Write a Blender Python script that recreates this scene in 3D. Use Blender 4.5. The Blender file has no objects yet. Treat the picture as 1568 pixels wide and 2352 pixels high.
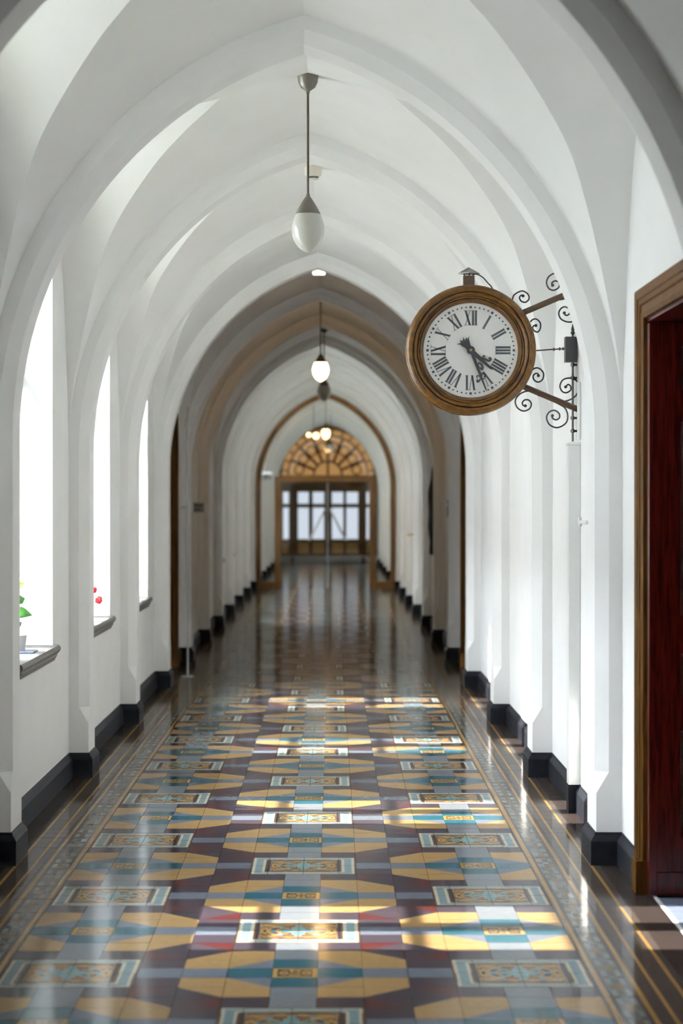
import bpy, bmesh, math, random
from mathutils import Vector, Matrix
random.seed(7)
PI = math.pi
S = bpy.context.scene
C = S.collection

# ------------------------------------------------------------------ camera
F_PX, VPX, VPY, W, H = 5270.0, 763.5, 1153.0, 1568.0, 2352.0
CAMX, CAMH = 0.1247, 1.567
cd = bpy.data.cameras.new('camera'); cam = bpy.data.objects.new('camera', cd); C.objects.link(cam)
cd.sensor_fit = 'HORIZONTAL'; cd.sensor_width = 24.0; cd.lens = F_PX / W * 24.0
cam.location = (CAMX, 0, CAMH)
cam.rotation_euler = (PI/2 - math.atan((H/2 - VPY) / F_PX), 0, -math.atan((W/2 - VPX) / F_PX))
cd.clip_start = 0.1; cd.clip_end = 300
cd.dof.use_dof = True; cd.dof.focus_distance = 11.7; cd.dof.aperture_fstop = 2.8
S.camera = cam

def at(px, py, Y):                      # pixel direction, at the distance Y of what it touches
    return Vector((CAMX + (px - VPX) * Y / F_PX, Y, CAMH + (VPY - py) * Y / F_PX))

# ------------------------------------------------------------------ light
wd = bpy.data.worlds.new('sky'); S.world = wd; wd.use_nodes = True
bg = wd.node_tree.nodes['Background']
bg.inputs['Color'].default_value = (0.85, 0.925, 1.0, 1); bg.inputs['Strength'].default_value = 96.0
sd = bpy.data.lights.new('sun', 'SUN'); sun = bpy.data.objects.new('sun', sd); C.objects.link(sun)
sd.energy = 24.0; sd.angle = math.radians(0.6); sd.color = (1.0, 0.95, 0.87)
SUN_TAN = 0.823
sun.rotation_euler = (0, -(PI/2 - math.atan(SUN_TAN)), 0)
sun.location = (-8, 12, 9)
vs = S.view_settings
vs.view_transform = 'Standard'; vs.look = 'None'; vs.exposure = 0.70; vs.gamma = 1.0; vs.use_curve_mapping = False
cy = S.cycles
cy.use_light_tree = False; cy.max_bounces = 8; cy.diffuse_bounces = 7; cy.glossy_bounces = 3; cy.transparent_max_bounces = 12; cy.adaptive_threshold = 0.02
cy.caustics_reflective = False; cy.caustics_refractive = False; cy.sample_clamp_indirect = 8.0

# ------------------------------------------------------------------ materials
def new_mat(name):
    m = bpy.data.materials.new(name); m.use_nodes = True
    return m, m.node_tree.nodes, m.node_tree.links, m.node_tree.nodes['Principled BSDF']
def mat(name, col, rough=0.5, metal=0.0, spec=0.5, noise=0.0, scale=20, bump=0.0, bscale=60, coat=0.0, stretch=(1, 1, 1)):
    m, N, L, B = new_mat(name)
    B.inputs['Base Color'].default_value = (*col, 1); B.inputs['Roughness'].default_value = rough
    B.inputs['Metallic'].default_value = metal; B.inputs['Specular IOR Level'].default_value = spec
    B.inputs['Coat Weight'].default_value = coat; B.inputs['Coat Roughness'].default_value = 0.08
    if noise or bump:
        tc = N.new('ShaderNodeTexCoord'); mp = N.new('ShaderNodeMapping'); mp.inputs['Scale'].default_value = stretch
        L.new(tc.outputs['Object'], mp.inputs['Vector'])
    if noise:
        nz = N.new('ShaderNodeTexNoise'); nz.inputs['Scale'].default_value = scale; nz.inputs['Detail'].default_value = 5
        L.new(mp.outputs['Vector'], nz.inputs['Vector'])
        rp = N.new('ShaderNodeValToRGB')
        rp.color_ramp.elements[0].position = 0.3; rp.color_ramp.elements[1].position = 0.7
        rp.color_ramp.elements[0].color = (*[c * (1 - noise) for c in col], 1)
        rp.color_ramp.elements[1].color = (*[min(1, c * (1 + noise)) for c in col], 1)
        L.new(nz.outputs['Fac'], rp.inputs['Fac']); L.new(rp.outputs['Color'], B.inputs['Base Color'])
    if bump:
        n2 = N.new('ShaderNodeTexNoise'); n2.inputs['Scale'].default_value = bscale; n2.inputs['Detail'].default_value = 4
        L.new(mp.outputs['Vector'], n2.inputs['Vector'])
        b = N.new('ShaderNodeBump'); b.inputs['Strength'].default_value = bump; b.inputs['Distance'].default_value = 0.01
        L.new(n2.outputs['Fac'], b.inputs['Height']); L.new(b.outputs['Normal'], B.inputs['Normal'])
    return m
def wood(name, c1, c2, rough=0.3, axis='Z', coat=0.4, spec=0.22):
    m, N, L, B = new_mat(name)
    tc = N.new('ShaderNodeTexCoord'); mp = N.new('ShaderNodeMapping')
    mp.inputs['Scale'].default_value = {'Z': (14, 14, 1), 'X': (1, 14, 14), 'R': (6, 6, 6)}[axis]
    L.new(tc.outputs['Object'], mp.inputs['Vector'])
    nz = N.new('ShaderNodeTexNoise'); nz.inputs['Scale'].default_value = 4; nz.inputs['Detail'].default_value = 7
    nz.inputs['Distortion'].default_value = 1.2
    L.new(mp.outputs['Vector'], nz.inputs['Vector'])
    rp = N.new('ShaderNodeValToRGB'); rp.color_ramp.elements[0].position = 0.35; rp.color_ramp.elements[1].position = 0.68
    rp.color_ramp.elements[0].color = (*c1, 1); rp.color_ramp.elements[1].color = (*c2, 1)
    L.new(nz.outputs['Fac'], rp.inputs['Fac']); L.new(rp.outputs['Color'], B.inputs['Base Color'])
    B.inputs['Roughness'].default_value = rough; B.inputs['Coat Weight'].default_value = coat; B.inputs['Coat Roughness'].default_value = 0.12
    B.inputs['Specular IOR Level'].default_value = spec
    return m
def emit(name, col, strength, base=(0.8, 0.8, 0.8)):
    m, N, L, B = new_mat(name)
    B.inputs['Base Color'].default_value = (*base, 1); B.inputs['Roughness'].default_value = 0.2
    B.inputs['Emission Color'].default_value = (*col, 1); B.inputs['Emission Strength'].default_value = strength
    return m
def clear_glass(name, tint=(0.95, 0.97, 0.97), refl=0.1):
    m, N, L, B = new_mat(name); N.remove(B)
    o = N['Material Output']
    t = N.new('ShaderNodeBsdfTransparent'); t.inputs['Color'].default_value = (*tint, 1)
    g = N.new('ShaderNodeBsdfGlossy'); g.inputs['Roughness'].default_value = 0.02
    mx = N.new('ShaderNodeMixShader'); mx.inputs['Fac'].default_value = refl
    L.new(t.outputs[0], mx.inputs[1]); L.new(g.outputs[0], mx.inputs[2]); L.new(mx.outputs[0], o.inputs['Surface'])
    return m

M = {}
M['plaster'] = mat('white plaster', (0.88, 0.88, 0.875), 0.62, spec=0.3, noise=0.02, scale=3, bump=0.06, bscale=45)
M['black'] = mat('black gloss paint', (0.009, 0.010, 0.013), 0.42, spec=0.04, noise=0.3, scale=30, bump=0.08, bscale=25)
M['grout'] = mat('grout', (0.16, 0.15, 0.14), 0.8, noise=0.2, scale=40)
M['oak'] = wood('varnished oak', (0.030, 0.012, 0.002), (0.072, 0.031, 0.005), 0.5, 'Z', 0.0, 0.03)
M['oakclock'] = wood('turned oak', (0.032, 0.012, 0.001), (0.096, 0.042, 0.004), 0.38, 'R', 0.0)
M['mahogany'] = wood('red mahogany', (0.022, 0.0015, 0.0008), (0.060, 0.006, 0.0025), 0.25, 'Z', 0.15)
M['farwood'] = wood('honey oak', (0.075, 0.033, 0.006), (0.16, 0.075, 0.017), 0.35)
M['amber'] = wood('pale oak panel', (0.42, 0.23, 0.07), (0.55, 0.32, 0.11), 0.4)
M['amberglass'] = emit('amber glass with painted glow', (1.0, 0.52, 0.18), 0.26, (0.5, 0.3, 0.1))  # glow put into the colour; nothing lights it from behind
M['stone'] = mat('grey sill stone', (0.095, 0.09, 0.082), 0.4, noise=0.3, scale=25, bump=0.1, bscale=50)
M['whitepaint'] = mat('white gloss paint', (0.80, 0.81, 0.80), 0.3)
M['framewhite'] = mat('window paint', (0.72, 0.72, 0.70), 0.4)
M['iron'] = mat('black iron', (0.010, 0.010, 0.011), 0.4)
M['browniron'] = mat('brown painted iron', (0.050, 0.026, 0.010), 0.4, noise=0.2, scale=40)
M['nickel'] = mat('brushed nickel', (0.105, 0.092, 0.070), 0.4, metal=0.3, noise=0.08, scale=40)
M['bronze'] = mat('dark bronze rod', (0.065, 0.048, 0.032), 0.3, metal=0.6)
M['opal'] = mat('opal glass', (0.52, 0.51, 0.46), 0.08, spec=0.6)
M['lampon'] = emit('lit opal glass', (1.0, 0.60, 0.24), 11.0)
M['lampfar'] = emit('lit far globe', (1.0, 0.60, 0.28), 4.0)
M['flushon'] = emit('lit flush lens', (1.0, 0.72, 0.42), 4.0)
M['glass'] = clear_glass('pane glass', refl=0.07)
M['winglass'] = clear_glass('window glass', (0.96, 0.97, 0.97), 0.05)
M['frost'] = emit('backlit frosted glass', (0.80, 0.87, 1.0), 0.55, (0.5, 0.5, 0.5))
M['dial'] = mat('enamel dial', (0.90, 0.90, 0.88), 0.35)
M['ink'] = mat('dial ink', (0.035, 0.04, 0.045), 0.5)
M['hand'] = mat('hand metal', (0.018, 0.021, 0.024), 0.45)
M['brass'] = mat('brass', (0.55, 0.40, 0.14), 0.3, metal=0.8)
M['ivory'] = mat('ivory plastic', (0.72, 0.66, 0.57), 0.4)
M['dark'] = mat('dark plastic', (0.02, 0.02, 0.02), 0.4)
M['steel'] = mat('brushed steel', (0.62, 0.63, 0.65), 0.35, metal=0.2)
M['slate'] = mat('slate blue tile', (0.13, 0.15, 0.21), 0.3, noise=0.15, scale=30)
M['marble'] = mat('white threshold', (0.7, 0.7, 0.68), 0.4)
M['signplate'] = mat('grey sign plate', (0.25, 0.24, 0.21), 0.5)
M['blueplate'] = mat('blue grey plate', (0.16, 0.20, 0.27), 0.5)
M['leaf'] = mat('leaf green', (0.035, 0.13, 0.018), 0.35, noise=0.4, scale=30)
M['leaflight'] = mat('young leaf green', (0.25, 0.42, 0.05), 0.4, noise=0.2, scale=30)
M['stem'] = mat('stem green', (0.06, 0.10, 0.03), 0.5)
M['red'] = mat('red petal', (0.50, 0.008, 0.014), 0.5, noise=0.3, scale=60)
M['cream'] = mat('cream petal', (0.68, 0.66, 0.36), 0.5, noise=0.1, scale=60)
M['pot'] = mat('white ceramic', (0.74, 0.75, 0.76), 0.3)
M['soil'] = mat('soil', (0.03, 0.022, 0.015), 0.9, noise=0.3, scale=80)
M['navy'] = mat('navy saucer', (0.12, 0.14, 0.20), 0.25)
M['step'] = mat('pale step stone', (0.42, 0.43, 0.44), 0.4, noise=0.08, scale=12)
M['bounceground'] = mat('pale bounce ground', (0.55, 0.55, 0.54), 0.9, noise=0.2, scale=3)
M['sunblocker'] = mat('dark sun blocker', (0.09, 0.075, 0.06), 0.9, noise=0.2, scale=1)
M['skyscreen'] = mat('pale sky screen', (0.55, 0.55, 0.545), 0.9, noise=0.05, scale=1)
M['absorber'] = mat('light-absorbing dark strip', (0.05, 0.055, 0.03), 0.95, noise=0.4, scale=6)
M['roof'] = mat('roof slab', (0.25, 0.24, 0.23), 0.8)
M['picture'] = mat('dark picture frame', (0.03, 0.025, 0.02), 0.4)
M['print'] = mat('faded print', (0.35, 0.30, 0.22), 0.6, noise=0.5, scale=18)
M['dimwall'] = mat('dim room wall', (0.42, 0.38, 0.32), 0.7)
M['coat'] = mat('black cloth', (0.012, 0.012, 0.014), 0.8, noise=0.3, scale=20)
M['exitgreen'] = mat('dark pictogram', (0.03, 0.05, 0.06), 0.5)
M['exitlit'] = emit('lit sign face', (0.9, 0.95, 1.0), 0.5)

# glazed cement tile: colour comes from the tile itself
m, N, L, B = new_mat('waxed cement tile'); M['tile'] = m
a = N.new('ShaderNodeAttribute'); a.attribute_name = 'Col'
tc = N.new('ShaderNodeTexCoord')
nz = N.new('ShaderNodeTexNoise'); nz.inputs['Scale'].default_value = 35; nz.inputs['Detail'].default_value = 6
ge = N.new('ShaderNodeNewGeometry')
L.new(ge.outputs['Position'], nz.inputs['Vector'])
mr = N.new('ShaderNodeMapRange'); mr.inputs['To Min'].default_value = 0.80; mr.inputs['To Max'].default_value = 1.2
L.new(nz.outputs['Fac'], mr.inputs['Value'])
mul = N.new('ShaderNodeVectorMath'); mul.operation = 'SCALE'
L.new(a.outputs['Color'], mul.inputs[0]); L.new(mr.outputs['Result'], mul.inputs['Scale'])
L.new(mul.outputs['Vector'], B.inputs['Base Color'])
n2 = N.new('ShaderNodeTexNoise'); n2.inputs['Scale'].default_value = 9; n2.inputs['Detail'].default_value = 3
L.new(ge.outputs['Position'], n2.inputs['Vector'])
mr2 = N.new('ShaderNodeMapRange'); mr2.inputs['To Min'].default_value = 0.06; mr2.inputs['To Max'].default_value = 0.13
L.new(n2.outputs['Fac'], mr2.inputs['Value'])
B.inputs['Roughness'].default_value = 0.7
bp = N.new('ShaderNodeBump'); bp.inputs['Strength'].default_value = 0.03; bp.inputs['Distance'].default_value = 0.004
L.new(n2.outputs['Fac'], bp.inputs['Height']); L.new(bp.outputs['Normal'], B.inputs['Normal'])
B.inputs['Specular IOR Level'].default_value = 0.0
gl = N.new('ShaderNodeBsdfGlossy')      # thin worn wax: a glossy layer over part of the surface
L.new(mr2.outputs['Result'], gl.inputs['Roughness']); L.new(bp.outputs['Normal'], gl.inputs['Normal'])
fr = N.new('ShaderNodeFresnel'); fr.inputs['IOR'].default_value = 1.45
wx = N.new('ShaderNodeMath'); wx.operation = 'MULTIPLY'; wx.inputs[1].default_value = 0.52
L.new(fr.outputs['Fac'], wx.inputs[0])
mxs = N.new('ShaderNodeMixShader'); L.new(wx.outputs[0], mxs.inputs['Fac'])
L.new(B.outputs[0], mxs.inputs[1]); L.new(gl.outputs[0], mxs.inputs[2]); L.new(mxs.outputs[0], N['Material Output'].inputs['Surface'])

# ------------------------------------------------------------------ helpers
def link(o, parent=None):
    C.objects.link(o)
    if parent is not None: o.parent = parent
    return o
def mesh_obj(name, verts, faces, material, parent=None, smooth=False):
    me = bpy.data.meshes.new(name); me.from_pydata([tuple(v) for v in verts], [], faces); me.update()
    if smooth:
        me.polygons.foreach_set('use_smooth', [True] * len(me.polygons))
    me.materials.append(M[material] if isinstance(material, str) else material)
    return link(bpy.data.objects.new(name, me), parent)
def empty(name, loc=(0, 0, 0), parent=None):
    o = bpy.data.objects.new(name, None); o.location = loc; o.empty_display_size = 0.1
    return link(o, parent)
def tag(o, label, cat, group=None):
    o['label'] = label; o['category'] = cat
    if group: o['group'] = group
    return o
def struct(o, label=None):
    o['kind'] = 'structure'
    if label: o['label'] = label
    return o
class G:                                # gathers simple solids into one mesh
    def __init__(s): s.v = []; s.f = []
    def add(s, vs, fs):
        n = len(s.v); s.v += [tuple(v) for v in vs]; s.f += [tuple(i + n for i in f) for f in fs]; return s
    def box(s, x0, x1, y0, y1, z0, z1, b=0.0):
        if b <= 0:
            return s.add([(x, y, z) for x in (x0, x1) for y in (y0, y1) for z in (z0, z1)],
                         [(0, 1, 3, 2), (4, 6, 7, 5), (0, 4, 5, 1), (2, 3, 7, 6), (0, 2, 6, 4), (1, 5, 7, 3)])
        bm = bmesh.new(); bmesh.ops.create_cube(bm, size=1)
        for v in bm.verts:
            v.co = Vector(((x0 + x1) / 2 + v.co.x * (x1 - x0), (y0 + y1) / 2 + v.co.y * (y1 - y0), (z0 + z1) / 2 + v.co.z * (z1 - z0)))
        bmesh.ops.bevel(bm, geom=bm.edges[:], offset=b, segments=2, affect='EDGES', profile=0.6)
        bm.verts.index_update()
        s.add([v.co.copy() for v in bm.verts], [tuple(v.index for v in f.verts) for f in bm.faces]); bm.free(); return s
    def tube(s, pts, r, n=8, cap=True, flat=1.0):
        pts = [Vector(p) for p in pts]; rings = []
        rs = r if isinstance(r, (list, tuple)) else [r] * len(pts)
        up = None
        for i, p in enumerate(pts):
            t = (pts[min(i + 1, len(pts) - 1)] - pts[max(i - 1, 0)]).normalized()
            if up is None:
                up = Vector((0, 1, 0)) if abs(t.y) < 0.9 else Vector((1, 0, 0))
            a_ = t.cross(up)
            if a_.length < 1e-5: a_ = t.cross(Vector((0, 0, 1)))
            a_.normalize(); b_ = t.cross(a_).normalized()
            rings.append([p + rs[i] * (math.cos(2*PI*k/n) * a_ + flat * math.sin(2*PI*k/n) * b_) for k in range(n)])
        vs = [v for rg in rings for v in rg]; fs = []
        for i in range(len(pts) - 1):
            for k in range(n):
                k2 = (k + 1) % n
                fs.append((i*n + k, i*n + k2, (i+1)*n + k2, (i+1)*n + k))
        if cap: fs += [tuple(range(n - 1, -1, -1)), tuple((len(pts) - 1)*n + k for k in range(n))]
        return s.add(vs, fs)
    def lathe(s, prof, n=24, axis='Z', o=(0, 0, 0)):     # prof: (radius, height)
        vs = []; fs = []
        for (r, h) in prof:
            for k in range(n):
                c_, s_ = math.cos(2*PI*k/n) * r, math.sin(2*PI*k/n) * r
                p = (c_, s_, h) if axis == 'Z' else (c_, h, s_)
                vs.append((p[0] + o[0], p[1] + o[1], p[2] + o[2]))
        for i in range(len(prof) - 1):
            for k in range(n):
                k2 = (k + 1) % n
                fs.append((i*n + k, i*n + k2, (i+1)*n + k2, (i+1)*n + k))
        return s.add(vs, fs)
    def prism(s, poly, y0, y1):                           # polygon in XZ, thickness along Y
        n = len(poly)
        vs = [(x, y0, z) for x, z in poly] + [(x, y1, z) for x, z in poly]
        fs = [tuple(range(n)), tuple(range(2*n - 1, n - 1, -1))] + [(i, (i+1) % n, n + (i+1) % n, n + i) for i in range(n)]
        return s.add(vs, fs)
    def build(s, name, material, parent=None, smooth=False):
        o = mesh_obj(name, s.v, s.f, material, parent, smooth)
        if smooth:
            try: o.data.set_sharp_from_angle(angle=math.radians(40))
            except Exception: pass
        return o
def spline(pts, n=8):                   # Catmull-Rom
    pts = [Vector(p) for p in pts]; P = [2*pts[0] - pts[1]] + pts + [2*pts[-1] - pts[-2]]; out = []
    for i in range(1, len(P) - 2):
        for k in range(n):
            t = k / n
            out.append(0.5 * ((2*P[i]) + (P[i+1] - P[i-1])*t + (2*P[i-1] - 5*P[i] + 4*P[i+1] - P[i+2])*t*t + (3*P[i] - P[i-1] - 3*P[i+1] + P[i+2])*t**3))
    out.append(pts[-1]); return out
def lerp_table(tab, x):
    for (a0, b0), (a1, b1) in zip(tab, tab[1:]):
        if x <= a1: return b0 + (b1 - b0) * (x - a0) / (a1 - a0)
    return tab[-1][1]

# ------------------------------------------------------------------ plan of the corridor
WX = 1.375                              # wall plane
RD, RQ, RDEP = 0.113, 0.055, 0.335      # rib: projection, chamfer, depth along the corridor
BAY, Y0 = 3.15, 9.90                    # rib k starts at Y0 + BAY*k
ZS = 1.86                               # springing
R_OUT, R_C = 1.8756, 0.5006
K0, K1 = -4, 15
YA, YB = Y0 + BAY*K0 - 0.4, 60.4        # corridor ends
def ry(k): return Y0 + BAY*k
def bayc(k): return ry(k) + RDEP/2 + BAY/2
WIN_BAYS = [-1, 0, 1, 2, 6, 7, 8, 9, 10, 11, 12, 13, 14]
DOORS_R = {-1: 'open', 3: 'shut'}
DOORS_L = {3: 'shut'}

# ------------------------------------------------------------------ floor and its tiles
T = 0.15; TR0 = 8.153                   # tile, Y of the near edge of the medallion in the sun
K = dict(yel=(0.42, 0.262, 0.108), teal=(0.026, 0.115, 0.15), grey=(0.215, 0.232, 0.25), blue=(0.165, 0.185, 0.225),
         dark=(0.036, 0.028, 0.036), red=(0.115, 0.028, 0.026), pale=(0.40, 0.43, 0.44), cream=(0.60, 0.55, 0.44),
         ptl=(0.235, 0.33, 0.34), gold=(0.42, 0.25, 0.085), brown=(0.15, 0.085, 0.03), umber=(0.034, 0.026, 0.023),
         taupe=(0.15, 0.125, 0.10), bpale=(0.24, 0.26, 0.25), borange=(0.22, 0.135, 0.06), btl=(0.15, 0.19, 0.19), aqua=(0.13, 0.36, 0.42), orange=(0.40, 0.20, 0.06), lbrown=(0.060, 0.046, 0.038))
K = {k: tuple(x * (0.85 if k in ('dark', 'umber', 'lbrown') else 0.42 if k == 'red' else 0.47) for x in c) for k, c in K.items()}
SQ = [(0, 0), (1, 0), (1, 1), (0, 1)]
def flipx(polys): return [([(1 - u, v) for u, v in reversed(p)], c) for p, c in polys]
def flipy(polys): return [([(u, 1 - v) for u, v in reversed(p)], c) for p, c in polys]
def full(c): return [(SQ, c)]
def med_colour(x, y):                   # medallion, x,y in tiles from its centre
    e = 1.5 - max(abs(x), abs(y))
    if e < 0.06: return K['brown']
    if e < 0.13: return K['cream']
    if e < 0.33: return K['ptl']
    if e < 0.40: return K['cream']
    if e < 0.45: return K['brown']
    if e < 0.55: return K['dark']
    r = math.hypot(x, y); a_ = math.atan2(y, x)
    if r < 0.10: return K['gold']
    if r < 0.20 + 0.26 * abs(math.cos(2*a_)): return K['aqua'] if abs(math.cos(2*a_)) > 0.35 else K['pale']
    if 0.48 < r < 0.55 or 0.70 < r < 0.79: return K['gold']
    if 0.55 <= r <= 0.70: return K['aqua'] if math.cos(8*a_) > 0.45 else K['dark']
    if 0.85 < r < 0.93: return K['gold']
    if r > 0.97:
        u, v = abs(x), abs(y)
        q = math.hypot(u - 0.80, v - 0.80)
        if q < 0.07 or 0.12 < q < 0.17: return K['gold']
        if math.sin(14*(u + v)) > 0.5: return K['gold']
        return K['dark']
    if abs(math.sin(6*a_)) > 0.8: return K['gold']
    return K['dark']
def motif_colour(u, v):
    x, y = abs(u - 0.5), abs(v - 0.5); e = 0.5 - max(x, y)
    if e < 0.10: return K['gold']
    if e < 0.14: return K['brown']
    r = math.hypot(x, y)
    if r < 0.07: return K['dark']
    if 0.11 < r < 0.15 or abs(math.hypot(x - 0.24, y - 0.24) - 0.10) < 0.025: return K['umber']
    if abs(x - y) < 0.03 and r > 0.15: return K['umber']
    if math.hypot(x - 0.25, y) < 0.05 or math.hypot(x, y - 0.25) < 0.05: return K['umber']
    return K['gold']
def border_colour(u, v):                # u from the field outwards, v over two tiles
    if 0.06 < u < 0.16 or 0.82 < u < 0.92: return K['gold']
    if 0.27 < u < 0.71:
        s = (u - 0.27) / 0.44
        if 0.15 < v < 0.68 or 1.32 < v < 1.85: return K['bpale'] if (s < 0.3 or s > 0.7) else K['taupe']
        if 0.68 <= v <= 1.32:
            return K['borange'] if ((s - 0.5)/0.42)**2 + ((v - 1.0)/0.26)**2 < 1 else K['btl']
        return K['btl'] if 0.3 < s < 0.7 else K['taupe']
    return K['lbrown']
def grid_polys(fn, x0, x1, y0, y1, n):   # colour function sampled on a grid, cells merged along u
    nx = max(2, round(n * (x1 - x0))); ny = max(2, round(n * (y1 - y0))); out = []
    for j in range(ny):
        i = 0
        while i < nx:
            c = fn(x0 + (x1 - x0)*(i + 0.5)/nx, y0 + (y1 - y0)*(j + 0.5)/ny); k = i + 1
            while k < nx and fn(x0 + (x1 - x0)*(k + 0.5)/nx, y0 + (y1 - y0)*(j + 0.5)/ny) == c: k += 1
            out.append(([(i/nx, j/ny), (k/nx, j/ny), (k/nx, (j+1)/ny), (i/nx, (j+1)/ny)], c)); i = k
    return out
_cache = {}
def tile_polys(kind, n):
    key = (kind, n)
    if key in _cache: return _cache[key]
    k = kind[0]
    if k == 'full': p = full(K[kind[1]])
    elif k == 'tri':                    # first colour fills (0,0),(1,0),(1,1); second the rest
        p = [([(0, 0), (1, 0), (1, 1)], K[kind[1]]), ([(0, 0), (1, 1), (0, 1)], K[kind[2]])]
        if kind[3]: p = flipx(p)
        if kind[4]: p = flipy(p)
    elif k == 'med': p = grid_polys(med_colour, kind[1], kind[2], kind[3], kind[4], n)
    elif k == 'motif': p = grid_polys(motif_colour, 0, 1, 0, 1, n)
    elif k == 'border':
        p = grid_polys(lambda u, v: border_colour(u, v + kind[1]), 0, 1, 0, 1, n)
        if kind[2]: p = flipx(p)
    elif k == 'lines':
        p = []
        for u0, u1, c in ((0, .22, 'lbrown'), (.22, .30, 'gold'), (.30, .72, 'lbrown'), (.72, .81, 'gold'), (.81, 1, 'lbrown')):
            p.append(([(u0, 0), (u1, 0), (u1, 1), (u0, 1)], K[c]))
        if kind[1]: p = flipx(p)
    _cache[key] = p
    return p
def field_tiles(c, r):                  # [(x0,x1,y0,y1 in tile units, kind)]
    mI = math.floor(c/5 + 0.5); dc = c - 5*mI
    nI = math.floor((r - 1)/5 + 0.5); dr = (r - 1) - 5*nI
    fx = dc > 0; fy = dr < 0
    one = lambda kind: [(c - 0.5, c + 0.5, r, r + 1, kind)]
    if (mI + nI) % 2 == 0:
        if abs(dc) <= 1 and abs(dr) <= 1:
            if dc or dr: return []
            e = (-1.5, -1, 0, 1, 1.5)
            return [(c + e[i], c + e[i+1], r + 0.5 + e[j], r + 0.5 + e[j+1], ('med', e[i], e[i+1], e[j], e[j+1])) for i in range(4) for j in range(4)]
        if abs(dc) == 2:
            if abs(dr) == 2: return one(('tri', 'red', 'dark', fx, fy))
            return one(('full', 'blue' if dr == 0 else 'dark'))
        return one(('full', 'grey' if dc == 0 else 'dark'))
    if dc == 0:
        return one(('motif',) if dr == 0 else ('full', 'teal' if abs(dr) == 1 else 'grey'))
    if abs(dc) == 1:
        if dr == 0: return one(('full', 'teal'))
        if abs(dr) == 1: return one(('tri', 'blue', 'yel', fx, fy))
        return one(('full', 'yel'))
    if abs(dr) == 2: return one(('tri', 'yel', 'dark', fx, fy))
    return one(('full', 'blue' if dr == 0 else 'yel'))
all_tiles = []                          # (x0, x1, y0, y1 in metres, kind)
r_lo = math.floor((YA - TR0)/T); r_hi = math.floor((YB - TR0)/T)
for r in range(r_lo, r_hi + 1):
    for c in range(-6, 7):
        for (a0, a1, b0, b1, kind) in field_tiles(c, r):
            all_tiles.append((a0*T, a1*T, TR0 + b0*T, TR0 + b1*T, kind))
    yb = TR0 + r*T
    for s in (-1, 1):
        for (x0, x1, kind) in ((0.975, 1.125, ('border', (r % 2), s < 0)), (1.125, 1.275, ('lines', s < 0)), (1.275, 1.395, ('full', 'umber'))):
            all_tiles.append((min(s*x0, s*x1), max(s*x0, s*x1), yb, yb + T, kind))
floor = mesh_obj('floor', [(-1.45, YA, -0.0135), (1.40, YA, -0.0135), (1.40, YB, -0.0135), (-1.45, YB, -0.0135),
                           (-1.45, YA, -0.15), (1.40, YA, -0.15), (1.40, YB, -0.15), (-1.45, YB, -0.15)],
                 [(0, 1, 2, 3), (7, 6, 5, 4), (0, 4, 5, 1), (1, 5, 6, 2), (2, 6, 7, 3), (3, 7, 4, 0)], 'grout')
struct(floor, 'long corridor floor of patterned cement tiles')
GAP = 0.0009
def tile_geo(w, d, polys, cols, gap=GAP, th=0.012):
    """vertices centred on the tile, faces and a colour for each face"""
    idx = {}; vs = []; fs = []; fc = []
    def vid(u, v):
        k = (round(u, 5), round(v, 5))
        if k not in idx: idx[k] = len(vs); vs.append(((u - 0.5)*(w - 2*gap), (v - 0.5)*(d - 2*gap), 0.0))
        return idx[k]
    for p, c in polys:
        fs.append([vid(u, v) for u, v in p]); fc.append(c)
    hw, hd = w/2 - gap, d/2 - gap; e = 0.0006
    ring = [(-hw, -hd), (hw, -hd), (hw, hd), (-hw, hd)]
    n = len(vs)
    vs += [(x, y, 0.0) for x, y in ring] + [(x + math.copysign(e, x), y + math.copysign(e, y), -0.0012) for x, y in ring] + [(x + math.copysign(e, x), y + math.copysign(e, y), -th) for x, y in ring]
    for lv in (0, 4):
        for i in range(4):
            fs.append([n + lv + (i+1) % 4, n + lv + i, n + lv + 4 + i, n + lv + 4 + (i+1) % 4]); fc.append(cols)
    return vs, fs, fc
def coloured(name, vs, fs, fc, parent):
    me = bpy.data.meshes.new(name); me.from_pydata(vs, [], fs); me.update()
    at_ = me.color_attributes.new('Col', 'FLOAT_COLOR', 'CORNER')
    buf = []
    for f, c in zip(fs, fc): buf += [c[0], c[1], c[2], 1.0] * len(f)
    at_.data.foreach_set('color', buf)
    me.materials.append(M['tile'])
    return me
def edge_col(polys):
    c = polys[0][1]; return tuple(x * 0.6 for x in c)
def shown(t):                           # does the photograph's frame show the middle of this tile?
    x, y = (t[0] + t[1])/2, (t[2] + t[3])/2
    if y < 6.4: return False
    px = VPX + (x - CAMX) * F_PX / y; py = VPY + CAMH * F_PX / y
    if not (-30 < px < W + 30 and py < H + 25): return False
    if abs(x) > 1.25 and any(ry(k) - 0.05 < y < ry(k) + RDEP + 0.05 for k in range(K0, K1 + 1)): return False
    return True
vis = [t for t in all_tiles if shown(t)]
vis.sort(key=lambda t: -(t[1] - t[0]) * (t[3] - t[2]) / ((t[2] + t[3])/2)**3)
near = vis[:300]; near_set = set(id(t) for t in near)
_tm = {}
for t in near:
    w, d = round(t[1] - t[0], 4), round(t[3] - t[2], 4)
    key = (w, d, t[4])
    if key not in _tm:
        p = tile_polys(t[4], 48); _tm[key] = coloured('tile', *tile_geo(w, d, p, edge_col(p)), floor)
    o = bpy.data.objects.new('tile', _tm[key])
    o.location = ((t[0] + t[1])/2, (t[2] + t[3])/2, random.uniform(-0.0003, 0.0003))
    o.rotation_euler = (random.gauss(0, 0.0012), random.gauss(0, 0.0010), 0)
    link(o, floor)
bv, bf, bc = [], [], []
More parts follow.
